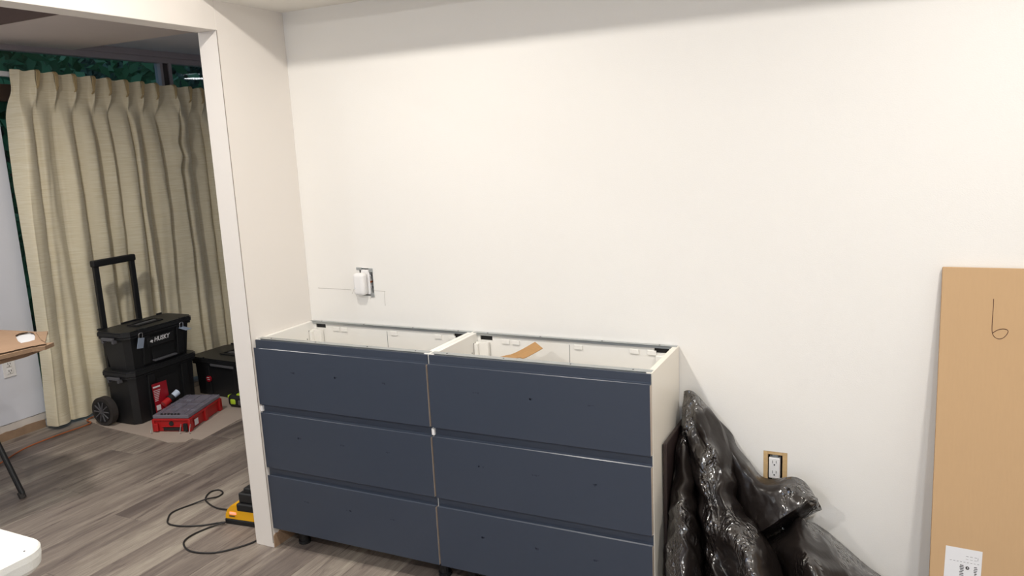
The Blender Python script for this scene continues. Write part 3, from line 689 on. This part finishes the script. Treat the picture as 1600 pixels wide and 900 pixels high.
# main drape from the peak downwards
cloth([[(1062, 630, -.004), (1064, 618, -.03), (1070, 611, -.045), (1078, 610, -.05), (1086, 614, -.045), (1094, 622, -.03), (1100, 629, -.004)],
       [(1062, 650, -.01), (1068, 648, -.075), (1078, 646, -.10), (1090, 646, -.11), (1104, 648, -.09), (1116, 652, -.05), (1122, 655, -.004)],
       [(1068, 680, -.03), (1077, 685, -.12), (1090, 690, -.16), (1106, 690, -.17), (1122, 688, -.12), (1136, 686, -.06), (1144, 683, -.004)],
       [(1078, 720, -.06), (1084, 730, -.17), (1098, 735, -.21), (1114, 738, -.20), (1130, 735, -.18), (1146, 725, -.12), (1152, 715, -.06)],
       [(1084, 770, -.12), (1092, 785, -.23), (1106, 790, -.27), (1122, 790, -.23), (1136, 792, -.26), (1150, 790, -.20), (1155, 785, -.1)],
       [(1090, 830, -.18), (1102, 845, -.29), (1120, 850, -.31), (1140, 845, -.34), (1160, 835, -.35), (1180, 828, -.28), (1190, 830, -.15)],
       [(1100, 890, -.22), (1117, 905, -.36), (1142, 910, -.35), (1167, 905, -.42), (1192, 895, -.42), (1212, 890, -.32), (1222, 890, -.2)],
       [(1110, 1000, -.3), (1130, 1010, -.42), (1160, 1010, -.45), (1190, 1010, -.47), (1220, 1000, -.46), (1240, 1000, -.38), (1250, 990, -.25)]], seed=1.3)
# left hanging column
cloth([[(1060, 642, -.004), (1061, 639, -.02), (1064, 640, -.035), (1069, 645, -.04), (1076, 652, -.03)],
       [(1059, 665, -.02), (1062, 666, -.06), (1067, 668, -.08), (1074, 671, -.07), (1081, 676, -.05)],
       [(1052, 694, -.10), (1060, 697, -.14), (1069, 700, -.17), (1078, 702, -.13), (1085, 704, -.06)],
       [(1050, 740, -.18), (1057, 745, -.21), (1068, 748, -.25), (1080, 748, -.21), (1090, 750, -.1)],
       [(1046, 800, -.24), (1054, 806, -.29), (1066, 810, -.33), (1082, 810, -.28), (1096, 806, -.15)],
       [(1042, 860, -.29), (1052, 866, -.34), (1068, 870, -.38), (1086, 869, -.33), (1102, 863, -.2)],
       [(1041, 925, -.31), (1052, 930, -.38), (1070, 935, -.43), (1090, 930, -.38), (1108, 922, -.25)],
       [(1040, 1010, -.34), (1055, 1020, -.42), (1075, 1025, -.47), (1098, 1020, -.42), (1116, 1010, -.3)]], seed=6.1, amp=0.9)
# flap to the right with a folded underside
cloth([[(1122, 655, -.004), (1143, 677, -.006), (1152, 698, -.01), (1172, 722, -.015), (1185, 740, -.02), (1200, 748, -.05), (1220, 747, -.08), (1240, 745, -.09), (1256, 752, -.09), (1268, 766, -.08)],
       [(1126, 690, -.08), (1140, 700, -.09), (1152, 715, -.10), (1168, 735, -.11), (1182, 752, -.12), (1200, 760, -.13), (1222, 760, -.14), (1242, 760, -.14), (1260, 768, -.13), (1273, 775, -.11)],
       [(1138, 735, -.09), (1150, 748, -.12), (1162, 760, -.13), (1175, 773, -.14), (1190, 783, -.16), (1206, 785, -.17), (1224, 782, -.17), (1242, 778, -.17), (1262, 775, -.16), (1277, 778, -.13)],
       [(1150, 800, -.09), (1160, 812, -.13), (1172, 822, -.15), (1185, 826, -.18), (1200, 819, -.19), (1214, 811, -.19), (1228, 802, -.19), (1244, 793, -.19), (1262, 782, -.18), (1278, 782, -.15)],
       [(1151, 803, -.085), (1161, 815, -.125), (1173, 825, -.145), (1186, 829, -.175), (1201, 822, -.185), (1215, 814, -.185), (1229, 805, -.185), (1245, 796, -.185), (1263, 785, -.175), (1279, 785, -.145)],
       [(1155, 838, -.05), (1165, 848, -.07), (1178, 850, -.08), (1190, 845, -.10), (1204, 835, -.11), (1218, 828, -.12), (1232, 820, -.12), (1250, 812, -.12), (1268, 803, -.12), (1284, 796, -.11)],
       [(1155, 850, -.01), (1165, 855, -.01), (1178, 855, -.01), (1190, 850, -.01), (1204, 840, -.01), (1218, 832, -.01), (1232, 824, -.01), (1250, 814, -.01), (1266, 804, -.01), (1276, 798, -.01)]], nu=8, nv=10, seed=3.7, amp=0.38)
# lower right mound
cloth([[(1226, 820, -.06), (1238, 811, -.12), (1247, 807, -.14), (1254, 809, -.13), (1263, 815, -.08), (1272, 817, -.004)],
       [(1218, 832, -.11), (1236, 832, -.19), (1250, 832, -.23), (1266, 832, -.19), (1283, 830, -.1), (1292, 830, -.004)],
       [(1190, 848, -.10), (1222, 853, -.22), (1256, 858, -.30), (1280, 856, -.24), (1305, 850, -.12), (1318, 852, -.004)],
       [(1192, 870, -.12), (1228, 885, -.24), (1270, 895, -.38), (1300, 890, -.29), (1335, 882, -.14), (1352, 882, -.004)],
       [(1215, 930, -.18), (1250, 955, -.30), (1288, 960, -.43), (1325, 945, -.34), (1372, 920, -.18), (1388, 912, -.004)],
       [(1230, 1010, -.25), (1262, 1030, -.38), (1305, 1035, -.48), (1345, 1020, -.4), (1385, 985, -.22), (1402, 958, -.01)]], nu=12, nv=11, seed=8.8, amp=0.6)
# inner layer behind the folds
cloth([[(1062, 660, -.006), (1080, 664, -.03), (1110, 668, -.04), (1130, 690, -.02), (1150, 715, -.006)],
       [(1064, 740, -.03), (1085, 745, -.09), (1120, 755, -.07), (1150, 765, -.09), (1180, 780, -.02)],
       [(1064, 830, -.06), (1090, 835, -.14), (1130, 845, -.11), (1180, 850, -.08), (1225, 855, -.02)],
       [(1064, 940, -.1), (1095, 945, -.2), (1150, 950, -.18), (1210, 945, -.14), (1260, 935, -.02)]], nu=9, nv=12, seed=2.2, amp=0.7)
bag = fin('black_plastic_sheet', bagbm, M_bag, None, smooth=True)
sm = bag.modifiers.new('thickness', 'SOLIDIFY'); sm.thickness = 0.0012; sm.offset = 0
tag(bag, 'crumpled glossy black plastic sheet heaped against the wall beside the cabinets', 'plastic sheet')

# ------------------------------------------------------------------ stacked rolling tool boxes
def toolbox(name, label, loc, rot, Wd, D, z0, z1, zlip, top=True, pocket=True, tp=0.018):
    """local frame: x = along the front (photo right), y = into depth, z up; front face at y=0"""
    t = thing(name, label, 'tool box', loc, rot)
    def fr(bm, a, b, c, d, e, f, g=0.004): bx(bm, a, b, c, d, e, f, g)
    bm = bmesh.new()
    pb = [(tp + .03, tp), (Wd - tp - .03, tp), (Wd - tp, tp + .03), (Wd - tp, D - tp - .03), (Wd - tp - .03, D - tp), (tp + .03, D - tp), (tp, D - tp - .03), (tp, tp + .03)]
    pt = [(.03, 0), (Wd - .03, 0), (Wd, .03), (Wd, D - .03), (Wd - .03, D), (.03, D), (0, D - .03), (0, .03)]
    A = [bm.verts.new((a, b, z0)) for a, b in pb]; B = [bm.verts.new((a, b, zlip)) for a, b in pt]
    for i in range(8): bm.faces.new((A[i], A[(i + 1) % 8], B[(i + 1) % 8], B[i]))
    bm.faces.new(A[::-1]); bm.faces.new(B)
    fin('body', bm, M_black, t, world=False)
    for a in (Wd * .22, Wd * .74):
        bm = bmesh.new(); A_ = bx(bm, a, a + .05, -0.012, 0.03, z0 + 0.012, zlip - .002, 0.004)
        for v in A_: v.co.y += tp * (1 - (v.co.z - z0) / (zlip - z0))
        fin('front_rib', bm, M_black, t, world=False)
    if pocket:
        bm = bmesh.new(); fr(bm, Wd * .36, Wd * .70, -0.002 + tp * .4, 0.03, z0 + 0.03, zlip - 0.045, 0.003); fin('front_panel', bm, M_blackm, t, world=False)
        box('ledge', Wd * .36, Wd * .70, -0.012, 0.02, z0 + 0.018, z0 + 0.028, M_grey if top else M_black, t, bev=0.002, world=False)
    def octo(bm, o, za, zb):
        P = [(.035 - o, -o), (Wd - .035 + o, -o), (Wd + o, .035 - o), (Wd + o, D - .035 + o), (Wd - .035 + o, D + o), (.035 - o, D + o), (-o, D - .035 + o), (-o, .035 - o)]
        A = [bm.verts.new((a, b, za)) for a, b in P]; B = [bm.verts.new((a, b, zb)) for a, b in P]
        for i in range(8): bm.faces.new((A[i], A[(i + 1) % 8], B[(i + 1) % 8], B[i]))
        bm.faces.new(A[::-1]); bm.faces.new(B)
    bm = bmesh.new(); octo(bm, 0.014, zlip, zlip + 0.010); octo(bm, 0.008, zlip + .010, zlip + .014); octo(bm, 0.018, zlip + .014, z1 - .008); octo(bm, 0.012, z1 - .008, z1)
    lid = fin('lid', bm, M_black, t, world=False)
    if top:
        bm = bmesh.new(); bx(bm, Wd * .30, Wd * .70, D * .30, D * .36, z1, z1 + .006, .002); bx(bm, Wd * .30, Wd * .70, D * .64, D * .70, z1, z1 + .006, .002); bx(bm, Wd * .30, Wd * .33, D * .36, D * .64, z1, z1 + .006); bx(bm, Wd * .67, Wd * .70, D * .36, D * .64, z1, z1 + .006)
        fin('lid_handle_rim', bm, M_blackm, lid, world=False)
        box('lid_handle', Wd * .35, Wd * .65, D * .45, D * .55, z1 - .001, z1 + .005, M_grey, lid, bev=0.002, world=False)
        for a, b in ((.02, .10), (.36, .64), (.90, .98)):
            box('lid_cleat', Wd * a, Wd * b, D + .004, D + .016, z1 - .002, z1 + .008, M_black, lid, bev=0.002, world=False)
        for a in (.16, .80): box('lid_step', Wd * a, Wd * (a + .08), -.020, .0, z1 - .012, z1 + .004, M_black, lid, bev=0.002, world=False)
    # side carry handle on the left end
    hb = bmesh.new(); bx(hb, -.034, -.018, D * .30, D * .72, zlip - .006, zlip + .012, .003); bx(hb, -.032, -.004, D * .30, D * .36, zlip - .022, zlip - .002, .002); bx(hb, -.032, -.004, D * .66, D * .72, zlip - .022, zlip - .002, .002)
    fin('side_handle', hb, M_grey, t, world=False)
    return t
BR = PI / 2 + math.radians(2)
BO = Vector((-1.768, 0.455, 0.0036)); BW, BD = 0.482, 0.225
tb = toolbox('rolling_tool_box', 'black rolling tool box with wheels and pull handle, lower box of the stack', BO, BR, BW, BD, 0.004, 0.325, 0.282, top=False, tp=0.008)
tu = toolbox('tool_box', 'black tool box with steel latches, stacked on top of the rolling tool box', BO + Vector((0, 0, 0.326)), BR, BW, BD, 0.0, 0.232, 0.190)
box('foot', 0.06, BW - 0.06, 0.03, BD - 0.03, 0.0, 0.006, M_black, tb, bev=0.004, world=False)
for wx, s in ((-0.035, -1), (BW + 0.035, 1)):
    wy = 0.210; wz = 0.086
    bm = bmesh.new(); cyl(bm, (wx - .020, wy, wz), (wx + .020, wy, wz), 0.0855, n=36)
    wo = fin('wheel', bm, M_rubber, tb, world=False)
    bm = bmesh.new(); cyl(bm, (wx + s * .0195, wy, wz), (wx + s * .023, wy, wz), 0.064, n=32); fin('hub', bm, M_blackm, wo, world=False)
    for k in range(10):
        a = 2 * PI * k / 10; bm = bmesh.new()
        cyl(bm, (wx + s * .024, wy + .014 * math.cos(a), wz + .014 * math.sin(a)), (wx + s * .024, wy + .060 * math.cos(a), wz + .060 * math.sin(a)), 0.0045, n=6); fin('spoke', bm, M_grey, wo, world=False)
    bm = bmesh.new(); cyl(bm, (wx + s * .02, wy, wz), (wx + s * .030, wy, wz), 0.013, n=16); fin('hub_cap', bm, M_grey, wo, world=False)
# telescopic handle
hx0, hx1, hy = 0.075, 0.325, BD + 0.035
for hx in (hx0, hx1): box('handle_post', hx - .0165, hx + .0165, hy - .010, hy + .010, 0.12, 0.945, M_black, tb, bev=0.003, world=False)
box('handle_grip', hx0 - .022, hx1 + .022, hy - .018, hy + .018, 0.920, 0.960, M_blackm, tb, bev=0.008, world=False)
for hx in (hx0, hx1): box('handle_guide', hx - .02, hx + .02, BD - .004, hy + .014, 0.20, 0.25, M_black, tb, bev=0.003, world=False)
# steel latches on the upper box
def latch(cx, z, up):
    bm = bmesh.new()
    tube(bm, spline([Vector((cx - .012, -.018, z)), Vector((cx - .013, -.022, z + .022)), Vector((cx - .008, -.022, z + .030)), Vector((cx + .008, -.022, z + .030)), Vector((cx + .013, -.022, z + .022)), Vector((cx + .012, -.018, z))], 4), 0.0028, 8)
    lo = fin('latch_loop', bm, M_chrome, tu, smooth=True, world=False)
    if up: Mx = Matrix.Translation((cx, -.020, z)) @ Matrix.Rotation(math.radians(-80), 4, 'X')
    else: Mx = Matrix.Translation((cx, -.024, z)) @ Matrix.Rotation(math.radians(8), 4, 'X') @ Matrix.Rotation(math.radians(10), 4, 'Y')
    box('latch_plate', -.022, .022, -.0012, .0012, -.060, .002, M_tag, lo, M=Mx, bev=0.0008, world=False)
latch(0.085, 0.182, False); latch(0.385, 0.176, True)
TM = root_of(tu) @ Matrix.Translation((0.180, -0.0125, 0.130)) @ Matrix.Rotation(PI / 2, 4, 'X')
box('badge_panel', 0.135, 0.330, -0.0105, 0.01, 0.112, 0.168, M_blackm, tu, bev=0.002, world=False)
text('lettering', 'HUSKY', 0.036, TM, M_print, tu, shear=0.25, sx=0.98, bold=0.0008)
bm = bmesh.new()
E0 = Matrix.Translation((0.164, -0.0118, 0.142)) 
for poly in ([(-.014, .000), (-.002, .010), (-.004, .002)], [(-.014, .000), (-.004, .002), (-.002, -.006)], [(-.001, .010), (.010, .006), (.004, -.006), (-.004, .001)], [(.0, -.007), (.006, -.010), (.004, -.002)]):
    vs = prism(bm, poly, 1, -.0006, .0006)
    for v in vs: v.co = E0 @ v.co
fin('emblem', bm, M_print, tu, world=False)

# second black tool box on the right, partly hidden by the wall end
tb2 = toolbox('tool_box', 'low black tool box standing alone right of the rolling stack', (-1.945, 1.045, 0.0036), math.radians(-3), 0.52, 0.31, 0.0, 0.252, 0.208, top=True, pocket=False, tp=0.006)
bm = bmesh.new(); cyl(bm, (0.155, -0.004, 0.115), (0.155, -0.0150, 0.115), 0.020, n=20); fin('emblem', bm, M_redd, tb2, world=False)
bm = bmesh.new(); bx(bm, 0.143, 0.165, -0.0165, -0.0149, 0.122, 0.126); bx(bm, 0.148, 0.169, -0.0165, -0.0149, 0.110, 0.113); fin('emblem_print', bm, M_print, tb2, world=False)
box('front_latch', 0.19, 0.40, -0.020, 0.004, 0.205, 0.222, M_grey, tb2, bev=0.003, world=False)

# ------------------------------------------------------------------ floor protection card, organiser case, blister pack, lime tool
pts = [at(u, v, 2, 0) for u, v in [(128, 655), (165, 668), (232, 684), (262, 692), (290, 691), (300, 686), (315, 688), (345, 672), (374, 656)]]
poly = [(p.x, p.y) for p in pts] + [(-1.20, 1.36), (-2.05, 1.36), (-2.08, 0.46)]
poly = poly[:]; bm = bmesh.new(); prism(bm, poly, 2, 0.0004, 0.0032)
tag(fin('cardboard_sheet', bm, M_sheet), 'flat grey-tan cardboard sheet spread on the floor under the tool boxes', 'cardboard')

oc = thing('organizer_case', 'red parts organizer case with clear lid lying on the cardboard sheet', 'organizer case', (-1.592, 0.418, 0.004), math.radians(19))
OW, OD, OH = 0.222, 0.375, 0.072
bm = bmesh.new(); bx(bm, 0.008, OW - .008, 0.006, OD - .006, 0.0, OH, 0.006); fin('body', bm, M_red, oc, world=False)
bm = bmesh.new(); bx(bm, 0, OW, 0, OD, OH - .008, OH + .004, 0.004); fin('rim', bm, M_red, oc, world=False)
for a, b in ((-.004, .012), (OW - .012, OW + .004)):
    for c0 in (.0, OD * .46, OD - .03): box('corner_rib', a, b, c0, c0 + .03, 0.0, OH, M_red, oc, bev=0.003, world=False)
box('front_recess', OW * .27, OW * .75, 0.0035, 0.01, 0.006, 0.026, M_dark, oc, world=False)
bm = bmesh.new(); cyl(bm, (OW * .5, .007, .048), (OW * .5, .002, .048), .014, n=18); fin('lock_hole', bm, M_dark, oc, world=False)
box('front_bar', OW * .22, OW * .80, 0.0, .01, .028, .034, M_red, oc, bev=0.002, world=False)
for a in (.012, OW - .034):
    la = box('latch', a, a + .024, -.012, .0, .006, .052, M_blackm if a > .1 else M_red, oc, bev=0.003, world=False)
for a in (.004, OW - .044, OW + .012):
    bm = bmesh.new(); tube(bm, [Vector((a, -.010, .050)), Vector((a - .004, -.028, .004)), Vector((a + .006, -.030, .003))], .002, 6)
    fin('latch_wire', bm, M_zinc, oc, world=False)
box('label_sticker', OW + .0005, OW + .0025, .055, .092, .018, .052, M_print, oc, world=False)
box('clear_lid', .003, OW - .003, .003, OD - .003, OH + .0055, OH + .026, M_clear, oc, bev=0.004, world=False)
for r_ in range(4):
    for c_ in range(2):
        a = .016 + c_ * .098; b = .04 + r_ * .082
        bn = box('bin', a, a + .088, b, b + .072, OH - .006, OH + .005, M_redd if (r_ + c_) % 3 else M_red, oc, bev=0.002, world=False)
        box('part_tag', a + .02, a + .06, b + .02, b + .035, OH + .0045, OH + .0075, M_print if (r_ * 2 + c_) % 3 == 0 else M_grey, bn, world=False)
bm = bmesh.new()
for k in range(6): bx(bm, .05 + k * .02, .062 + k * .02, .008, .016, OH + .026, OH + .034, .001)
fin('lid_teeth', bm, M_dark, oc, world=False)
for b in (.10, .19, .28): box('lid_rib', .008, OW - .008, b, b + .006, OH + .0255, OH + .029, M_clear, oc, world=False)
for a in (.03, .105, .18): box('lid_rib', a, a + .005, .02, OD - .01, OH + .0255, OH + .029, M_clear, oc, world=False)

bp = thing('blister_pack', 'red carded blister pack with a white-capped tool, upright against the rolling box', 'blister pack', (-1.726, 0.562, 0.010), PI / 2 + math.radians(-2))
tilt = Matrix.Rotation(math.radians(-4), 4, 'X')
bm = bmesh.new(); bx(bm, 0, .100, 0, .003, 0.0, .215)
for v in bm.verts:
    v.co = tilt @ v.co
fin('card', bm, M_redd, bp, world=False)
bm = bmesh.new(); bx(bm, .004, .052, -.0009, .0, .190, .199, M=tilt)
for k in range(7): bx(bm, .004, .050 - k * .004, -.0009, .0, .172 - k * .010, .175 - k * .010, M=tilt)
bx(bm, .006, .034, -.0009, .0, .055, .085, M=tilt); fin('card_print', bm, M_print, bp, world=False)
box('card_foot_print', .004, .03, -.0012, .0, .030, .052, M_dkprint, bp, M=tilt, world=False)
bm = bmesh.new(); cyl(bm, (.035, -.022, .085), (.075, -.024, .105), .022, .019, 18); fin('product_grip', bm, M_red, bp, smooth=False, world=False)
bm = bmesh.new(); cyl(bm, (.075, -.024, .105), (.100, -.026, .118), .024, .020, 18); fin('product_collar', bm, M_blackm, bp, world=False)
bm = bmesh.new(); cyl(bm, (.100, -.026, .118), (.136, -.028, .134), .017, .019, 18); fin('product_cap', bm, mat('pale_blue_white', srgb(200, 214, 232), 0.4), bp, world=False)

lt = thing('lime_black_tool', 'rounded black tool with lime green panels beside the red organizer', 'tool', (-1.505, 0.885, 0.003), math.radians(5))
bm = bmesh.new(); bx(bm, 0, .17, 0, .12, 0, .082, .030, 5); fin('body', bm, M_blackm, lt, smooth=True, world=False)
bm = bmesh.new(); bx(bm, .028, .070, -.005, .035, .022, .058, .010, 3); fin('lime_panel', bm, M_lime, lt, smooth=True, world=False)
bm = bmesh.new(); bx(bm, .062, .160, .016, .075, .068, .087, .008, 3); fin('lime_panel', bm, M_lime, lt, smooth=True, world=False)
bm = bmesh.new(); bx(bm, -.010, .022, .020, .060, .050, .072, .008, 3); fin('lime_panel', bm, M_lime, lt, smooth=True, world=False)
bm = bmesh.new(); bx(bm, .085, .150, -.004, .03, .018, .055, .010, 3); fin('grey_panel', bm, M_grey, lt, smooth=True, world=False)

# ------------------------------------------------------------------ cords
bm = bmesh.new(); P = [at(u, v, 2, 0.0085) for u, v in [(-40, 748), (0, 724), (40, 700), (90, 680), (140, 662), (168, 650)]]
P[-1] = Vector((-2.17, 0.43, .0085)); P.append(Vector((-2.19, 0.62, .0085)))
tube(bm, spline(P, 10), .0042, 8); tag(fin('extension_cord', bm, M_orange, smooth=True), 'thin orange extension cord running along the far wall to the curtain', 'cord')
bm = bmesh.new()
P = [Vector((-0.365, -0.165, .012))] + [at(u, v, 2, 0.0042) for u, v in [(340, 794), (323, 784), (322, 776), (330, 768), (342, 765.5), (348, 770), (340, 776)]]
P += [at(322, 780, 2, .011)] + [at(u, v, 2, 0.0042) for u, v in [(300, 788), (270, 800), (262, 812), (265, 819), (285, 822), (315, 821), (335, 818)]]
P += [at(352, 816, 2, .0125), at(330, 823, 2, .0042), at(300, 836, 2, .0042), at(287, 848, 2, .0042), at(295, 860, 2, .0042), at(320, 864, 2, .0042), at(350, 861, 2, .0042), at(396, 847, 2, .0042), Vector((-0.115, -0.27, .0042))]
tube(bm, spline(P, 9), .0036, 8); tag(fin('power_cord', bm, M_cordblk, smooth=True), 'looped black power cord of the yellow charger on the plank floor', 'cord')

# ------------------------------------------------------------------ battery charger with battery behind the wall end
cg = thing('battery_charger', 'yellow and black battery charger with red light behind the wall end', 'battery charger', (-0.345, -0.262, 0.0), math.radians(6))
bm = bmesh.new(); bx(bm, .0, .20, 0, .125, 0.0, .024, .006, 3); fin('base', bm, M_blackm, cg, world=False)
bm = bmesh.new(); prism(bm, [(.002, .022), (.200, .022), (.200, .093), (.060, .093), (.040, .086), (.018, .066), (.004, .042)], 1, .002, .123)
bmesh.ops.bevel(bm, geom=list(bm.edges), offset=.003, segments=2, affect='EDGES'); fin('shell', bm, M_yellow, cg, world=False)
bm = bmesh.new(); bx(bm, .068, .196, -.001, .110, .064, .097, .006, 3); fin('bay', bm, M_blackm, cg, world=False)
box('indicator', .030, .062, -.0005, .004, .046, .056, M_ledred, cg, bev=0.001, world=False)
box('marking', .026, .054, -.0002, .004, .036, .040, M_dkprint, cg, world=False)
bt = thing('tool_battery', 'black slide-in tool battery sitting on the yellow charger', 'battery', (-0.272, -0.244, 0.0965), math.radians(6))
bm = bmesh.new(); bx(bm, .0, .12, 0, .085, 0.0, .044, .007, 3); fin('battery_body', bm, M_black, bt, world=False)
bm = bmesh.new(); bx(bm, .022, .11, .008, .078, .040, .066, .007, 3); fin('battery_top', bm, M_blackm, bt, world=False)

# ------------------------------------------------------------------ white folding table corner
ft = thing('folding_table', 'white plastic folding table with a rounded corner at the lower left', 'table', (-0.1, -1.9, 0))
def rounded(x0, x1, y0, y1, r, n=8):
    P = []
    for cx, cy, a0 in ((x1 - r, y1 - r, 0), (x0 + r, y1 - r, 90), (x0 + r, y0 + r, 180), (x1 - r, y0 + r, 270)):
        for k in range(n + 1):
            a = math.radians(a0 + 90 * k / n); P.append((cx + r * math.cos(a), cy + r * math.sin(a)))
    return P
rings = []; bm = bmesh.new()
for ins, z in ((.016, .7395), (.008, .7400), (.003, .7385), (0.0, .734), (0.0, .720), (.003, .700), (.010, .690), (.020, .690)):
    rings.append([bm.verts.new((a, b, z)) for a, b in rounded(-.62 + ins, .576 - ins, -2.29 + ins, -1.528 - ins, .055 - ins * .8)])
n = len(rings[0])
for A, B in zip(rings, rings[1:]):
    for i in range(n): bm.faces.new((A[i], A[(i + 1) % n], B[(i + 1) % n], B[i]))
bm.faces.new(rings[0][::-1]); bm.faces.new(rings[-1])
fin('tabletop', bm, M_tabletop, ft, smooth=False)
for lx in (-.50, .44):
    for ly in (-2.18, -1.64):
        bm = bmesh.new(); cyl(bm, (lx, ly, 0), (lx, ly, .692), .0125, n=12); fin('leg', bm, M_grey, ft)
    bm = bmesh.new(); cyl(bm, (lx, -2.18, .12), (lx, -1.64, .12), .010, n=10); fin('crossbar', bm, M_grey, ft)
bm = bmesh.new(); q = at(38, 861, 2, .7402); cyl(bm, (q.x, q.y, .7385), (q.x, q.y, .7405), .002, n=8); fin('dark_speck', bm, M_dkprint, ft)

# ------------------------------------------------------------------ work table, torn carton at left
wt = thing('work_table', 'dark work table with a slanted black leg left of the opening', 'table', (-1.9, -.9, 0))
box('tabletop', -2.28, -1.64, -1.5, -.44, .668, .694, M_wood, wt, bev=0.003)
for (a, b), (c, d) in (((-1.70, -.47), (-1.463, -.416)), ((-2.20, -.50), (-2.27, -.40)), ((-1.70, -1.42), (-1.463, -1.52)), ((-2.20, -1.42), (-2.27, -1.52))):
    bm = bmesh.new(); cyl(bm, (a, b, .670), (c, d, .022), .0125, n=14); lg = fin('leg', bm, M_black, wt)
    bm = bmesh.new(); k = Vector((c, d, 0)); e = (Vector((a, b, .67)) - k).normalized(); cyl(bm, k, k + e * .03, .0155, n=14); fin('leg_cap', bm, M_rubber, lg)
tc = thing('torn_carton', 'flat torn brown carton with a ripped hand hole on the work table', 'carton', (-1.75, -.6, .695))
X0, X1, YA, YB2 = -2.10, -1.412, -1.15, -.213
hx0_, hx1_, hy0_, hy1_ = -1.66, -1.50, -.36, -.245
bm = bmesh.new()
rnd = random.Random(21)
def ragl(a, b, n, amp):
    return [(a[0] + (b[0] - a[0]) * i / n + rnd.uniform(-amp, amp), a[1] + (b[1] - a[1]) * i / n + rnd.uniform(-amp, amp)) for i in range(n)]
hole = [at(u, v, 2, .752) for u, v in [(24, 524), (30, 521), (38, 519.5), (45, 518.5), (52, 520), (55, 524), (54, 531), (44, 534), (33, 536), (28, 533)]]
hole = [(p.x, p.y) for p in hole]
def XY(u, v, z): p = at(u, v, 2, z); return (p.x, p.y)
far_, c1_, c2_, c3_, c4_, near_ = [XY(u, v, .752) for u, v in ((-90, 511), (75, 519), (71, 537), (50, 541), (0, 552), (-90, 572))]
outer = ragl(far_, c1_, 3, .001) + ragl(c1_, c2_, 6, .003) + ragl(c2_, c3_, 5, .004) + ragl(c3_, c4_, 8, .004) + ragl(c4_, near_, 8, .004) + [near_]
def loop(pts, z): return [bm.verts.new((a, b, z)) for a, b in pts]
for z in (.752, .748):
    O = loop(outer, z); Hh = loop(hole, z)
    es = [bm.edges.new((O[i], O[(i + 1) % len(O)])) for i in range(len(O))] + [bm.edges.new((Hh[i], Hh[(i + 1) % len(Hh)])) for i in range(len(Hh))]
    bmesh.ops.triangle_fill(bm, use_beauty=True, use_dissolve=False, edges=es)
fin('top_panel', bm, M_cardd, tc)
bm = bmesh.new(); prism(bm, [XY(u, v, .745) for u, v in ((84, 535), (70, 541), (50, 544), (0, 556), (-90, 576), (-90, 570), (0, 550), (50, 539), (70, 535.5))], 2, .728, .745)
fin('torn_edge', bm, M_cardedge, tc)
bm = bmesh.new(); prism(bm, [XY(u, v, .71) for u, v in ((-90, 588), (0, 564), (40, 553), (66, 543), (60, 530), (-90, 540))], 2, .6955, .712)
fin('bottom_panel', bm, M_cardd, tc)
bm = bmesh.new(); prism(bm, [XY(u, v, .745) for u, v in ((14, 518), (58, 517), (60, 532), (18, 540))], 2, .714, .742)
fin('foam_insert', bm, M_print, tc)
bm = bmesh.new(); prism(bm, [XY(u, v, .752) for u, v in ((56, 520), (75, 519), (71, 536), (64, 532))], 2, .753, .757)
fin('folded_flap', bm, M_cardedge, tc)

# ------------------------------------------------------------------ lamps
def fixture(x, y, z, mt, label, r=.075):
    t = thing('ceiling_light', label, 'ceiling light', (x, y, z))
    bm = bmesh.new(); n = 32
    ri = [[bm.verts.new((x + rr * math.cos(2 * PI * i / n), y + rr * math.sin(2 * PI * i / n), zz)) for i in range(n)] for rr, zz in ((r + .018, z + .028), (r + .018, z + .004), (r + .002, z), (r + .002, z + .01))]
    for A, B in zip(ri, ri[1:]):
        for i in range(n): bm.faces.new((A[i], A[(i + 1) % n], B[(i + 1) % n], B[i]))
    fin('trim_ring', bm, M_print, t)
    bm = bmesh.new(); cyl(bm, (x, y, z + .006), (x, y, z + .012), r, n=32); fin('diffuser', bm, mt, t)
for i, (x, y, z, pw, col) in enumerate(KITCHEN_LIGHTS):
    fixture(x, y, z + .002, M_lamp, ['round ceiling light above the left cabinet', 'round ceiling light above the right wall', 'round ceiling light near the camera, left', 'round ceiling light near the camera, right'][i])
fixture(FAR_LIGHTS[0][0], FAR_LIGHTS[0][1], FAR_LIGHTS[0][2] - .02, M_lampc, 'cool ceiling light deep in the next room', .10)
fixture(FAR_LIGHTS[2][0], FAR_LIGHTS[2][1], FAR_LIGHTS[2][2] + .002, M_lamp, 'unseen ceiling light added to brighten the next room', .10)  # second fixture is added out of view, as general fill for the next room
pl_ = thing('added_pendant_light', 'unseen pendant light added to light the curtain side', 'pendant light', (FAR_LIGHTS[1][0], FAR_LIGHTS[1][1], 2.16))  # added out of view to light the curtain and tool boxes
bm = bmesh.new(); cyl(bm, (-1.12, -.62, 2.20), (-1.12, -.62, 2.66), .003, n=8); fin('cord', bm, M_blackm, pl_)
bm = bmesh.new(); cyl(bm, (-1.12, -.62, 2.165), (-1.12, -.62, 2.21), .09, .05, 24); fin('shade', bm, M_print, pl_)
